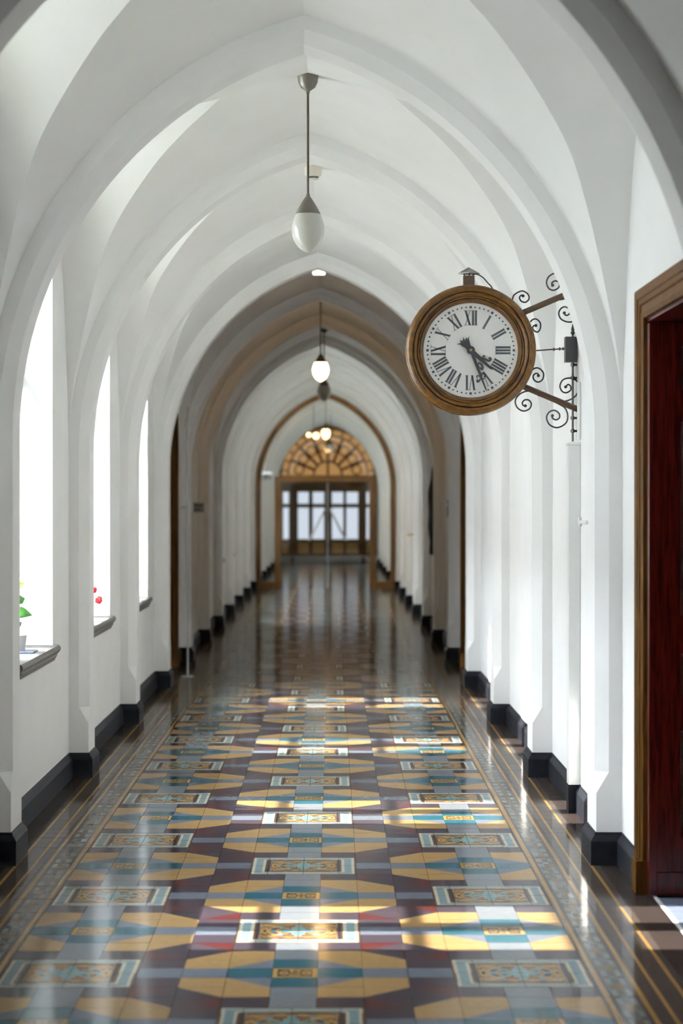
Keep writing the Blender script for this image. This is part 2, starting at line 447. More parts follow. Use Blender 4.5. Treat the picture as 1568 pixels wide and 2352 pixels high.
for t in all_tiles:
    if id(t) in near_set: continue
    yc = (t[2] + t[3])/2
    n = 24 if 6 < yc < 16 else (12 if 6 < yc < 26 else 6)
    p = tile_polys(t[4], n); vs_, fs_, fc_ = tile_geo(t[1] - t[0], t[3] - t[2], p, edge_col(p))
    if yc > 26 or yc < 6: fs_, fc_ = fs_[:-4], fc_[:-4]
    ax, ay, zc, xc = random.gauss(0, 0.0012), random.gauss(0, 0.0010), random.uniform(-0.0003, 0.0003), (t[0] + t[1])/2
    b = len(bv)
    bv += [(x + xc, y + yc, z + zc + ax*y + ay*x) for x, y, z in vs_]
    bf += [[i + b for i in f] for f in fs_]; bc += fc_
o = bpy.data.objects.new('floor_tiles', coloured('floor_tiles', bv, bf, bc, floor)); link(o, floor); o['kind'] = 'stuff'
del bv, bf, bc

# ------------------------------------------------------------------ walls
def arch_outline(half, z0, zsp, zap, n=10):      # closed outline (dy, z), counter-clockwise from lower left
    rise = zap - zsp; R = (rise*rise + half*half) / (2*half); c = R - half
    pts = [(-half, z0), (half, z0), (half, zsp)]
    a_end = math.acos(c / R)
    for i in range(1, n + 1):
        a_ = a_end * i / n; pts.append((R*math.cos(a_) - c, zsp + R*math.sin(a_)))
    left = [(-y, z) for y, z in pts[2:-1]][::-1]
    return pts + left
NICHE = arch_outline(0.70, 0.775, 2.75, 3.40)
LIGHT = arch_outline(0.455, 0.86, 2.96, 3.30)
def rect(y0, y1, z0, z1): return [(y0, z0), (y1, z0), (y1, z1), (y0, z1)]
def holed(outer, hole):                 # triangulated face between two outlines -> verts2d, faces
    bm = bmesh.new(); es = []
    for lp in (outer, hole):
        if not lp: continue
        vv = [bm.verts.new((0, y, z)) for y, z in lp]
        es += [bm.edges.new((vv[i], vv[(i+1) % len(vv)])) for i in range(len(vv))]
    bmesh.ops.triangle_fill(bm, use_beauty=True, use_dissolve=False, edges=es, normal=(1, 0, 0))
    bm.verts.index_update()
    r_ = [(v.co.y, v.co.z) for v in bm.verts], [tuple(v.index for v in f.verts) for f in bm.faces]
    bm.free(); return r_
ZT = 4.5
wall_l = struct(empty('wall_left'), 'white plaster corridor wall with deep window niches')
wall_r = struct(empty('wall_right'), 'white plaster corridor wall with wooden doorways')
def wall_bay(side, k, parent):
    y0, y1 = ry(k) + RDEP/2, ry(k + 1) + RDEP/2
    if k == K0: y0 = YA
    if k == K1: y1 = YB
    g = G(); sx = -1 if side == 'L' else 1
    def face(x, outer, hole):
        v2, f2 = holed(outer, hole); g.add([(sx*x, y, z) for y, z in v2], f2)
    def skirt(xa, xb, lp):
        n = len(lp); g.add([(sx*xa, y, z) for y, z in lp] + [(sx*xb, y, z) for y, z in lp], [(i, (i+1) % n, n + (i+1) % n, n + i) for i in range(n)])
    o_ = rect(y0, y1, -0.1, ZT); yc = bayc(k) - 0.04
    if side == 'L' and k in WIN_BAYS:
        ni = [(y + yc, z) for y, z in NICHE]; li = [(y + yc, z) for y, z in LIGHT]
        face(WX, o_, ni); skirt(WX, 1.66, ni); face(1.66, ni, li); skirt(1.66, 1.85, li); face(1.85, o_, li)
    elif (side == 'R' and k in DOORS_R) or (side == 'L' and k in DOORS_L):
        hw = 0.66
        hole = rect(bayc(k) - hw, bayc(k) + hw, -0.05, 2.30)
        face(WX, rect(y0, y1, -0.1, ZT), hole); skirt(WX, 1.70, hole); face(1.70, o_, hole)
    else:
        face(WX, o_, None); face(1.70, o_, None)
    return g.build('wall_bay', 'plaster', parent)
for k in range(K0, K1 + 1):
    wall_bay('L', k, wall_l); wall_bay('R', k, wall_r)
g = G(); g.box(-1.9, 1.9, YB, YB + 0.2, -0.1, ZT); struct(g.build('wall_end', 'plaster'), 'white end wall behind the far wooden doors')
g = G(); g.box(-1.9, 1.9, YA - 0.2, YA, -0.1, ZT); struct(g.build('wall_rear', 'plaster'), 'white wall at the near end of the corridor')

# ------------------------------------------------------------------ ribs
def rib(k):
    y0 = ry(k); y1 = y0 + RDEP
    def prof(q): return [(-0.06, y0), (RD - q, y0), (RD, y0 + q), (RD, y1 - q), (RD - q, y1), (-0.06, y1)]
    rings = []
    for z, q in ((0.0, 0.0015), (0.31, 0.0015), (0.40, RQ), (0.9, RQ), (1.4, RQ)):
        rings.append([(-(WX - d), y, z) for d, y in prof(q)])
    n = 26
    for i in range(n + 1):
        ring = []
        for d, y in prof(RQ):
            R = R_OUT - d; a_end = math.acos(-R_C / R)
            a_ = PI + (a_end - PI) * i / n
            ring.append((R_C + R*math.cos(a_), y, ZS + R*math.sin(a_)))
        rings.append(ring)
    rings += [[(-x, y, z) for x, y, z in rg] for rg in rings[-2::-1]]
    vs = [v for rg in rings for v in rg]; m_ = 6
    fs = [(i*m_ + j, i*m_ + j + 1, (i+1)*m_ + j + 1, (i+1)*m_ + j) for i in range(len(rings) - 1) for j in range(m_ - 1)]
    o = mesh_obj('trim_%d' % (k - K0 + 1), vs, fs, 'plaster', None, True)
    o.data.set_sharp_from_angle(angle=math.radians(14))
    struct(o, 'white pointed arch rib with chamfered edges on its two wall piers')
for k in range(K0, K1 + 1): rib(k)

# ------------------------------------------------------------------ vault
ceiling = struct(empty('ceiling'), 'white groined vault with pointed side cells')
ZCROWN = 3.735
# groin line of one quarter bay: (half-width, distance from the bay centre, height)
GROIN = [(1.375, 1.405, 1.86), (1.360, 1.372, 2.10), (1.325, 1.318, 2.30), (1.253, 1.222, 2.60), (1.172, 1.108, 2.864), (1.095, 0.995, 3.04),
         (0.975, 0.840, 3.21), (0.800, 0.560, 3.385), (0.630, 0.300, 3.510), (0.440, 0.0, 3.615), (0.22, 0.0, 3.690), (0.0, 0.0, ZCROWN)]
def vault(k):
    yc = bayc(k); half = BAY/2 + 0.02; rise = math.sqrt(R_OUT**2 - R_C**2)
    gp = spline(GROIN[:9], 5) + [Vector(p) for p in GROIN[9:]]; n = len(gp)
    a_end = math.acos(-R_C / R_OUT)
    g = G(); ny, nl = 8, 5
    for sx in (-1, 1):
        for sy in (-1, 1):
            rows, cell = [], []
            for p in gp:
                f = min(1.0, (p.z - ZS) / (ZCROWN - ZS)); dz = rise * f
                xr = math.sqrt(max(0, R_OUT**2 - dz*dz)) - R_C
                a_ = Vector((sx*p.x, yc + sy*p.y, p.z)); b_ = Vector((sx*xr, yc + sy*1.405, ZS + dz)); row = []
                for j in range(ny + 1):          # web: groin to rib, eased so that it meets the rib squarely
                    t = j/ny; e = t*t*(3 - 2*t)*0.4 + t*0.6
                    row.append((a_.x + (b_.x - a_.x)*e, a_.y + (b_.y - a_.y)*t, a_.z + (b_.z - a_.z)*e))
                row.append((b_.x, yc + sy*half, b_.z)); rows.append(row)
                w_ = Vector((sx*(WX + 0.02), a_.y, p.z)); cell.append([a_.lerp(w_, j/nl) for j in range(nl + 1)])
            m_ = ny + 2; g.add([v for r_ in rows for v in r_], [(i*m_ + j, i*m_ + j + 1, (i+1)*m_ + j + 1, (i+1)*m_ + j) for i in range(n - 1) for j in range(m_ - 1)])
            m_ = nl + 1; g.add([v for r_ in cell for v in r_], [(i*m_ + j, i*m_ + j + 1, (i+1)*m_ + j + 1, (i+1)*m_ + j) for i in range(n - 1) for j in range(nl)])
    o = mesh_obj('vault_bay', g.v, g.f, 'plaster', ceiling, True)
    bm = bmesh.new(); bm.from_mesh(o.data); bmesh.ops.remove_doubles(bm, verts=bm.verts[:], dist=0.0006); bmesh.ops.dissolve_degenerate(bm, edges=bm.edges[:], dist=0.0005); bm.to_mesh(o.data); bm.free()
    o.data.set_sharp_from_angle(angle=math.radians(15))
for k in range(K0 - 1, K1 + 1): vault(k)
g = G(); g.box(-3.4, 4.2, YA - 1, YB + 1, ZT - 0.02, ZT + 0.15); struct(g.build('ceiling.001', 'roof'), 'flat roof slab above the vault, eaves added to screen high sky')  # eaves reach out, unseen, only to cut high sky light
g = G(); g.box(-40, -1.86, YA - 30, YB + 30, -0.5, -0.3); struct(g.build('floor', 'bounceground'), 'unseen pale ground added outside the windows to bounce daylight')  # unseen ground, added pale to bounce daylight into the corridor
g = G(); g.box(-5.6, -1.86, YA - 1, YB + 1, -0.31, -0.22); struct(g.build('floor', 'absorber'), 'light-absorbing dark strip added unseen along the windows')  # unseen, added dark to stop light bouncing steeply up to the vault

g = G(); g.box(-22, -16, YA - 20, 24.0, -0.3, 12.2)
struct(g.build('wall_light_screen', 'skyscreen'), 'pale sky screen added unseen opposite the windows')  # added out of view: hides the low sky, reflects soft light inwards
g = G(); g.box(-22, -16, 24.0, 80, -0.3, 15.6)
struct(g.build('wall_light_screen', 'sunblocker'), 'taller dark sun blocker added unseen opposite the far windows')  # added out of view: keeps direct sun off the far bays
# ------------------------------------------------------------------ baseboards
base = {-1: struct(empty('baseboard_left'), 'black gloss baseboard stepping round the left piers'),
        1: struct(empty('baseboard_right'), 'black gloss baseboard stepping round the right piers')}
BP = [(0.0, 0.025), (0.104, 0.025), (0.112, 0.021), (0.130, 0.008), (0.141, 0.005)]
def ring_solid(outline, sx, parent, name):      # outline(o) -> points (x,y)
    rings = [[(sx*x, y, z) for x, y in outline(o_)] for z, o_ in BP]; n = len(rings[0])
    vs = [v for r_ in rings for v in r_]
    fs = [(i*n + j, i*n + (j+1) % n, (i+1)*n + (j+1) % n, (i+1)*n + j) for i in range(len(rings) - 1) for j in range(n)]
    fs.append(tuple((len(rings) - 1)*n + j for j in range(n)))
    return mesh_obj(name, vs, fs, 'black', parent)
for sx in (-1, 1):
    for k in range(K0, K1 + 1):
        y0, y1 = ry(k), ry(k) + RDEP
        ring_solid(lambda o_: [(WX + 0.02, y0 - o_), (WX - RD - o_, y0 - o_), (WX - RD - o_, y1 + o_), (WX + 0.02, y1 + o_)], sx, base[sx], 'pier_base')
        a0 = YA if k == K0 else ry(k - 1) + RDEP + 0.025
        cuts = DOORS_R if sx > 0 else DOORS_L
        segs = [(a0, y0 - 0.024)]
        if k - 1 in cuts:
            c_ = bayc(k - 1); segs = [(a0, c_ - 0.765), (c_ + 0.765, y0 - 0.024)]
        for (s0, s1) in segs:
            ring_solid(lambda o_: [(WX + 0.02, s0), (WX - o_, s0), (WX - o_, s1), (WX + 0.02, s1)], sx, base[sx], 'baseboard_length')
    s0, s1 = ry(K1) + RDEP + 0.025, YB
    ring_solid(lambda o_: [(WX + 0.02, s0), (WX - o_, s0), (WX - o_, s1), (WX + 0.02, s1)], sx, base[sx], 'baseboard_length')

# ------------------------------------------------------------------ windows
def make_window(i, k):
    yc = bayc(k) - 0.04
    w = struct(empty('window_%d' % i, (-1.66, yc, 0.80)), 'tall arched window in a deep white niche with a grey stone sill')
    L0 = Vector((-1.66, yc, 0.80))
    def put(g, name, material, smooth=False):
        g.v = [tuple(Vector(v) - L0) for v in g.v]; return g.build(name, material, w, smooth)
    # frame following the opening
    inner = arch_outline(0.425, 0.90, 2.96, 3.255); outer = arch_outline(0.465, 0.85, 2.96, 3.31)
    g = G(); n = len(inner)
    vs = [(-1.65, y + yc, z) for y, z in outer] + [(-1.65, y + yc, z) for y, z in inner] + [(-1.71, y + yc, z) for y, z in outer] + [(-1.71, y + yc, z) for y, z in inner]
    fs = []
    for j in range(n):
        j2 = (j + 1) % n
        fs += [(j, j2, n + j2, n + j), (2*n + j2, 2*n + j, 3*n + j, 3*n + j2), (n + j, n + j2, 3*n + j2, 3*n + j)]
    g.add(vs, fs); put(g, 'frame', 'framewhite')
    g = G(); g.box(-1.715, -1.645, yc - 0.085, yc + 0.085, 0.87, 3.24, 0.006); put(g, 'mullion', 'framewhite')
    g = G(); g.box(-1.72, -1.64, yc - 0.43, yc + 0.43, 2.20, 2.36, 0.006); put(g, 'transom', 'framewhite')
    for z in (1.276, 1.737, 2.78):
        for s in (-1, 1):
            g = G(); ya, yb = sorted((yc + s*0.08, yc + s*0.43)); g.box(-1.70, -1.66, ya, yb, z - 0.011, z + 0.011); put(g, 'glazing_bar', 'framewhite')
    for s in (-1, 1):
        ya, yb = sorted((yc + s*0.08, yc + s*0.43)); g = G(); g.add([(-1.68, ya, 0.88), (-1.68, yb, 0.88), (-1.68, yb, 2.22), (-1.68, ya, 2.22)], [(0, 1, 2, 3)]); put(g, 'pane', 'winglass')
        g = G(); g.add([(-1.68, y, z) for y, z in ((ya, 2.34), (yb, 2.34), (yb, 2.97), (yc + s*0.25 if s > 0 else yb, 3.16 if s > 0 else 3.25), (ya, 3.25 if s > 0 else 2.97))], [(0, 1, 2, 3, 4)]) if s > 0 else \
            g.add([(-1.68, y, z) for y, z in ((ya, 2.34), (yb, 2.34), (yb, 3.25), (yc - 0.25, 3.16), (ya, 2.97))], [(0, 1, 2, 3, 4)])
        put(g, 'pane', 'winglass')
    # stone sill: bullnose slab and the moulding under it
    g = G()
    prof = [(-1.66, 0.755), (-1.352, 0.755), (-1.345, 0.762), (-1.338, 0.775), (-1.338, 0.785), (-1.347, 0.797), (-1.362, 0.800), (-1.66, 0.800)]
    hw = 0.76; n = len(prof)
    vs = [(x, yc - (hw if x > -1.374 else 0.699), z) for x, z in prof] + [(x, yc + (hw if x > -1.374 else 0.699), z) for x, z in prof]
    g.add(vs, [tuple(range(n)), tuple(range(2*n - 1, n - 1, -1))] + [(j, n + j, n + (j+1) % n, (j+1) % n) for j in range(n)])
    g.box(-1.40, -1.374, yc - hw, yc + hw, 0.757, 0.798)
    put(g, 'sill', 'stone')
    g = G(); prof = [(-1.38, 0.718), (-1.366, 0.718), (-1.362, 0.728), (-1.352, 0.744), (-1.350, 0.756), (-1.38, 0.756)]; n = len(prof); hw = 0.715
    g.add([(x, yc - hw, z) for x, z in prof] + [(x, yc + hw, z) for x, z in prof],
          [tuple(range(n)), tuple(range(2*n - 1, n - 1, -1))] + [(j, n + j, n + (j+1) % n, (j+1) % n) for j in range(n)])
    put(g, 'sill_moulding', 'stone')
    # light portal: steers sampling of the sky through the opening, gives no light itself
    if k > 6: return
    pl = bpy.data.lights.new('window_portal', 'AREA'); pl.shape = 'RECTANGLE'; pl.size = 2.45; pl.size_y = 0.93
    pl.cycles.is_portal = True
    po = bpy.data.objects.new('window_portal', pl); po.location = (-1.87, yc, 2.08); po.rotation_euler = (0, -PI/2, 0); C.objects.link(po)
for i, k in enumerate(WIN_BAYS): make_window(i + 1, k)

# ------------------------------------------------------------------ doorways
def architrave(parent, side, yc, L0):
    sx = 1 if side == 'R' else -1
    # cross-section: distance from the opening edge outwards, and how far proud of the wall
    sec = [(0.0, -0.012), (0.0, 0.012), (0.018, 0.020), (0.022, 0.014), (0.05, 0.014), (0.055, 0.022), (0.075, 0.022), (0.08, 0.028), (0.105, 0.034), (0.115, 0.030), (0.115, -0.012)]
    path = [(-1, 0.13), (-1, 2.30), (1, 2.30), (1, 0.13)]
    hw = 0.655; g = G(); rings = []
    for (s, z) in path:
        rings.append([(sx*(WX - h), yc + s*(hw + e), z + (e if z > 1 else 0)) for e, h in sec])
    n = len(sec); vs = [tuple(Vector(v) - L0) for r_ in rings for v in r_]
    g.add(vs, [(i*n + j, i*n + (j+1) % n, (i+1)*n + (j+1) % n, (i+1)*n + j) for i in range(3) for j in range(n)])
    g.build('architrave', 'oak', parent)
    for s in (-1, 1):
        g = G(); a_, b_ = sorted((yc + s*(hw - 0.003), yc + s*(hw + 0.122))); g.box(*sorted((sx*(WX - 0.042), sx*(WX + 0.01))), a_, b_, 0.0, 0.135, 0.004)
        g.v = [tuple(Vector(v) - L0) for v in g.v]; g.build('plinth_block', 'oak', parent)
def panel_leaf(parent, width, height, th, panels, material, xdir, name='leaf'):
    """door leaf in local XZ from x=0 to width, faces along Y; panels: (x0,x1,z0,z1)"""
    g = G()
    xs = sorted({0.0, width} | {p[0] for p in panels} | {p[1] for p in panels}); zs = sorted({0.008, height} | {p[2] for p in panels} | {p[3] for p in panels})
    for i in range(len(xs) - 1):
        for j in range(len(zs) - 1):
            cx, cz = (xs[i] + xs[i+1])/2, (zs[j] + zs[j+1])/2
            if any(p[0] < cx < p[1] and p[2] < cz < p[3] for p in panels): continue
            g.box(xs[i], xs[i+1], -th/2, th/2, zs[j], zs[j+1])
    lf = g.build(name, material, parent)
    for (x0, x1, z0, z1) in panels:
        g = G()
        for sy in (-1, 1):
            lv = [(0.0, th/2), (0.012, th/2 - 0.008), (0.024, th/2 - 0.018), (0.030, th/2 - 0.018), (0.055, th/2 - 0.006)]
            rings = [[(x0 + e, sy*h, z0 + e), (x1 - e, sy*h, z0 + e), (x1 - e, sy*h, z1 - e), (x0 + e, sy*h, z1 - e)] for e, h in lv]
            g.add([v for r_ in rings for v in r_], [(i*4 + j, i*4 + (j+1) % 4, (i+1)*4 + (j+1) % 4, (i+1)*4 + j) for i in range(len(lv) - 1) for j in range(4)] + [tuple((len(lv) - 1)*4 + j for j in range(4))])
        g.build('panel', material, lf)
    return lf
PANZ = [(2.00, 2.185), (1.115, 1.885), (0.785, 0.965), (0.235, 0.66)]
def doorway(i, side, k, state, label):
    sx = 1 if side == 'R' else -1; yc = bayc(k); L0 = Vector((sx*WX, yc, 0))
    d = struct(empty('door_%d' % i, L0), label)
    architrave(d, side, yc, L0)
    g = G()                              # wooden lining of the reveal
    for s in (-1, 1):
        a_, b_ = sorted((s*0.64, s*0.659)); xa, xb = sorted((sx*0.004, sx*0.30)); g.box(xa, xb, a_, b_, 0, 2.299)
    xa, xb = sorted((sx*0.004, sx*0.30)); g.box(xa, xb, -0.64, 0.64, 2.285, 2.2995); g.build('lining', 'mahogany' if state == 'open' else 'oak', d)
    if state == 'shut':
        for s in (-1, 1):
            lf = panel_leaf(d, 0.635, 2.28, 0.045, [(0.11, 0.525, a_, b_) for a_, b_ in PANZ], 'oak', 1)
            lf.rotation_euler = (0, 0, PI/2); lf.location = (sx*0.09, 0.0 if s > 0 else -0.636, 0)
            g = G(); g.lathe([(0.001, 0.07), (0.024, 0.06), (0.026, 0.045), (0.012, 0.03), (0.012, 0.0225)], 12, 'Y'); kb = g.build('knob', 'brass', lf, True)
            kb.location = (0.06 if s > 0 else 0.575, 0, 1.02); kb.rotation_euler = (0, 0, 0 if sx < 0 else 0)
            if sx > 0: kb.rotation_euler = (0, 0, 0)
    else:
        lf = panel_leaf(d, 0.64, 2.275, 0.045, [(0.125, 0.52, a_, b_) for a_, b_ in PANZ], 'mahogany', 1)
        lf.location = (0.002, 0.612, 0); lf.rotation_euler = (0, 0, math.radians(3.5)); lf['label'] = 'open red-brown mahogany leaf with raised panels'
        g = G(); g.box(0.03, 0.61, -0.030, -0.0225, 0.01, 0.10, 0.003); g.build('kick_board', 'mahogany', lf)
        g = G(); g.lathe([(0.001, -0.085), (0.026, -0.075), (0.028, -0.06), (0.012, -0.04), (0.012, -0.0225)], 14, 'Y'); kb = g.build('knob', 'brass', lf, True); kb.location = (0.58, 0, 1.03)
        lf = panel_leaf(d, 0.64, 2.275, 0.045, [(0.125, 0.52, a_, b_) for a_, b_ in PANZ], 'mahogany', 1)
        lf.location = (0.006, -0.612, 0); lf.rotation_euler = (0, 0, math.radians(-3.5))
    return d
doorway(1, 'R', -1, 'open', 'oak-framed doorway with mahogany leaves standing open into a side room')
doorway(2, 'R', 3, 'shut', 'shut brown panelled double door in the right wall beyond the clock')
doorway(3, 'L', 3, 'shut', 'shut brown panelled double door in the left wall beyond the windows')
# the side room behind the open doorway
g = G(); yc = bayc(-1)
g.box(3.6, 3.7, yc - 2.2, yc + 1.6, -0.1, 3); g.box(1.70, 3.6, yc + 1.5, yc + 1.6, -0.1, 3); g.box(1.70, 3.6, yc - 2.2, yc - 2.1, -0.1, 3); g.box(1.70, 3.7, yc - 2.2, yc + 1.6, 2.9, 3.0)
struct(g.build('wall_room', 'dimwall'), 'dim walls of the side room')
g = G(); g.box(1.40, 3.6, yc - 2.1, yc + 1.5, -0.15, -0.0125)
rf = struct(g.build('floor', 'grout'), 'slate blue tiled floor of the side room')
g = G(); g.box(1.396, 1.412, yc - 0.64, yc + 0.64, -0.012, 0.0005); g.build('threshold_strip', 'marble', rf)
g = G(); g.box(-0.0735, 0.0735, -0.0735, 0.0735, -0.012, 0.0, 0.001); tl = g.build('tile', 'slate', rf); tl.location = (1.488, yc - 0.55, 0)
for i in range(12):
    for j in range(22):
        if i == 0 and j == 9: continue
        if i < 2 and not (-0.56 < -1.90 + j*0.15 < 0.56): continue
        c_ = tl.copy(); link(c_, rf); c_.location = (1.488 + i*0.15, yc - 1.90 + j*0.15, 0); c_.rotation_euler = (random.gauss(0, .001), random.gauss(0, .001), 0)

# ------------------------------------------------------------------ clock on its wall bracket
CY = 11.62                               # front of the wooden ring
CC = at(1082, 803, CY)
clock = tag(empty('bracket_clock', CC), 'round brown wooden clock with roman numerals on a scrolled iron wall bracket', 'clock')
CR = 0.331
g = G()                                  # drum
g.lathe([(0.001, 0.23), (CR - 0.012, 0.23), (CR - 0.004, 0.222), (CR - 0.002, 0.16), (CR - 0.028, 0.15), (CR - 0.028, 0.055), (CR - 0.03, 0.05)], 72, 'Y')
g.build('drum', 'oakclock', clock, True)
g = G()                                  # turned ring, profile (radius, y)
g.lathe([(CR - 0.03, 0.055), (CR - 0.004, 0.05), (CR, 0.040), (CR - 0.001, 0.022), (CR - 0.007, 0.010), (CR - 0.016, 0.002), (CR - 0.026, 0.0), (CR - 0.034, 0.004), (CR - 0.038, 0.016), (CR - 0.0395, 0.016),
         (CR - 0.041, 0.008), (CR - 0.047, 0.007), (CR - 0.055, 0.012), (CR - 0.060, 0.026), (CR - 0.062, 0.026), (CR - 0.063, 0.018), (CR - 0.068, 0.018), (CR - 0.070, 0.034), (CR - 0.072, 0.034), (CR - 0.073, 0.026), (CR - 0.079, 0.028), (CR - 0.085, 0.040), (CR - 0.090, 0.052), (CR - 0.092, 0.062)], 96, 'Y')
g.build('ring', 'oakclock', clock, True)
DR = 0.2405
g = G(); g.lathe([(0.0005, 0.056), (DR, 0.056), (DR, 0.062), (0.0005, 0.062)], 72, 'Y'); dial = g.build('dial', 'dial', clock)
def polar(ang, r, t=0.0):               # clockwise from twelve, t sideways to the right of the radius
    a_ = math.radians(ang); return (r*math.sin(a_) + t*math.cos(a_), r*math.cos(a_) - t*math.sin(a_))
g = G()
for i in range(60):
    a_ = i * 6
    if i % 5: g.prism([(polar(a_, 0.2195)[0] + 0.0044*math.cos(2*PI*j/10), polar(a_, 0.2195)[1] + 0.0044*math.sin(2*PI*j/10)) for j in range(10)], 0.0545, 0.057)
    else: g.prism([polar(a_, 0.2195 + b_, c_) for b_, c_ in ((-.006, -.006), (-.006, .006), (.006, .006), (.006, -.006))], 0.0545, 0.057)
g.build('minute_track', 'ink', dial)
RI, RO = 0.127, 0.2025
def stroke(g, ang, p, q, w):            # p,q = (t, r01)
    (t0, r0), (t1, r1) = p, q; hh = RO - RI
    d = Vector((t1 - t0, (r1 - r0)*hh)); n = Vector((-d.y, d.x)).normalized() * w/2
    # ends stay level with the serif lines
    k = w/2 / max(0.2, abs(n.normalized().x))
    P = [(t0 - k, r0), (t0 + k, r0), (t1 + k, r1), (t1 - k, r1)]
    g.prism([polar(ang, RI + r_*hh, t_) for t_, r_ in P], 0.0542, 0.057)
def numeral(h, text):
    g = G(); ang = h*30; thick, thin, gap = 0.0105, 0.0028, 0.0045
    wd = {'I': thick, 'V': 0.034, 'X': 0.034}
    tot = sum(wd[c] for c in text) + gap*(len(text) - 1); x = -tot/2
    def serif(xa, xb, r_): stroke(g, ang, ((xa + xb)/2, r_ - 0.012), ((xa + xb)/2, r_ + 0.012), xb - xa)
    for c in text:
        w_ = wd[c]
        if c == 'I':
            stroke(g, ang, (x + w_/2, 0), (x + w_/2, 1), thick); serif(x - 0.003, x + w_ + 0.003, 0.012); serif(x - 0.003, x + w_ + 0.003, 0.988)
        elif c == 'V':
            stroke(g, ang, (x + 0.006, 1), (x + w_/2, 0), thick*0.95); stroke(g, ang, (x + w_ - 0.004, 1), (x + w_/2 + 0.001, 0), thin)
            serif(x - 0.003, x + 0.015, 0.988); serif(x + w_ - 0.010, x + w_ + 0.003, 0.988)
        else:
            stroke(g, ang, (x + 0.006, 1), (x + w_ - 0.006, 0), thick*0.95); stroke(g, ang, (x + w_ - 0.005, 1), (x + 0.005, 0), thin)
            for r_ in (0.012, 0.988): serif(x - 0.003, x + 0.015, r_); serif(x + w_ - 0.015, x + w_ + 0.003, r_)
        x += w_ + gap
    g.build('numeral', 'ink', dial)
for h, t_ in enumerate(('XII', 'I', 'II', 'III', 'IIII', 'V', 'VI', 'VII', 'VIII', 'IX', 'X', 'XI')): numeral(h, t_)
def hand(name, ang, length, wb, curls, ypos, tail):
    g = G()
    def P(r_, t_): x, z = polar(ang, r_, t_); return (x, z)
    g.prism([P(0.0, -wb), P(0.0, wb), P(length*0.5, wb*0.85), P(length*0.93, wb*0.42), P(length, 0), P(length*0.93, -wb*0.42), P(length*0.5, -wb*0.85)], ypos, ypos + 0.003)
    g.prism([(0.021*math.cos(2*PI*j/20), 0.021*math.sin(2*PI*j/20)) for j in range(20)], ypos - 0.0006, ypos + 0.0036)
    # tail opening into a three-lobed crown
    g.prism([P(0.0, wb), P(0.0, -wb), P(-tail*0.45, -wb*0.95), P(-tail*0.62, -wb*1.3), P(-tail*0.80, -wb*1.3), P(-tail, -wb*2.3), P(-tail*0.84, -wb*0.55), P(-tail*1.02, 0), P(-tail*0.84, wb*0.55), P(-tail, wb*2.3), P(-tail*0.80, wb*1.3), P(-tail*0.62, wb*1.3), P(-tail*0.45, wb*0.95)], ypos, ypos + 0.003)
    for pts, rad in curls:               # side scrolls
        sp = spline([((x - 745)/2222.0, ypos + 0.0015, (890 - z)/2222.0) for x, z in pts], 5)
        g.tube(sp, [rad*(0.6 + 0.5*math.sin(PI*(0.1 + 0.8*j/(len(sp) - 1)))) for j in range(len(sp))], 6, True, 0.4)
    return g.build(name, 'hand', clock)
hand('hour_hand', 132, 0.149, 0.0115, [([(860, 1010), (885, 985), (915, 995), (945, 1010), (968, 998), (964, 978), (945, 982)], 0.0052), ([(866, 1000), (876, 972), (896, 952), (906, 968)], 0.0026),
      ([(828, 1030), (858, 1045), (878, 1075), (876, 1102), (860, 1102), (858, 1082)], 0.0052), ([(826, 1040), (832, 1072), (848, 1092)], 0.0026)], 0.043, 0.074)
hand('minute_hand', 159, 0.227, 0.0080, [([(856, 1205), (842, 1235), (822, 1248), (814, 1232), (826, 1222)], 0.0040), ([(850, 1195), (828, 1178), (811, 1188), (818, 1206)], 0.0026),
      ([(862, 1190), (876, 1158), (898, 1154), (914, 1172), (905, 1192), (890, 1188)], 0.0036), ([(868, 1202), (888, 1215), (904, 1206)], 0.0024), ([(852, 1165), (866, 1140)], 0.0026)], 0.036, 0.070)
g = G(); g.lathe([(0.0005, 0.031), (0.006, 0.032), (0.008, 0.036), (0.008, 0.046)], 14, 'Y'); g.build('hub', 'brass', clock, True)
def cl(px, py, Y=11.74): return at(px, py, Y) - CC
g = G(); pa, pb = cl(1063, 655), cl(1089, 634); g.box(pa.x, pb.x, 0.095, 0.145, pa.z - 0.02, pb.z, 0.002); post = g.build('vent_post', 'browniron', clock)
g = G(); ap, e0, e1 = cl(1076, 614), cl(1050, 628), cl(1101, 628)
g.lathe([(0.001, ap.z), ((e1.x - e0.x)/2, e0.z), ((e1.x - e0.x)/2, e0.z - 0.003), (0.003, ap.z - 0.008)], 4, 'Z', (ap.x, 0.12, 0)); vc = g.build('vent_cap', 'nickel', clock)
g = G()
for x_ in (-0.022, 0.004, 0.022): g.tube([(ap.x + x_, 0.12, pb.z), (ap.x + x_*1.15, 0.12, e0.z + 0.002)], 0.0035, 6)
g.build('vent_leg', 'iron', clock)
g = G(); g.tube(spline([(ap.x + 0.016, 0.12, e0.z - 0.006), cl(1095, 630), cl(1108, 637), cl(1120, 650), cl(1130, 662), cl(1140, 690)], 6), 0.0035, 6); g.build('cable', 'dark', clock)
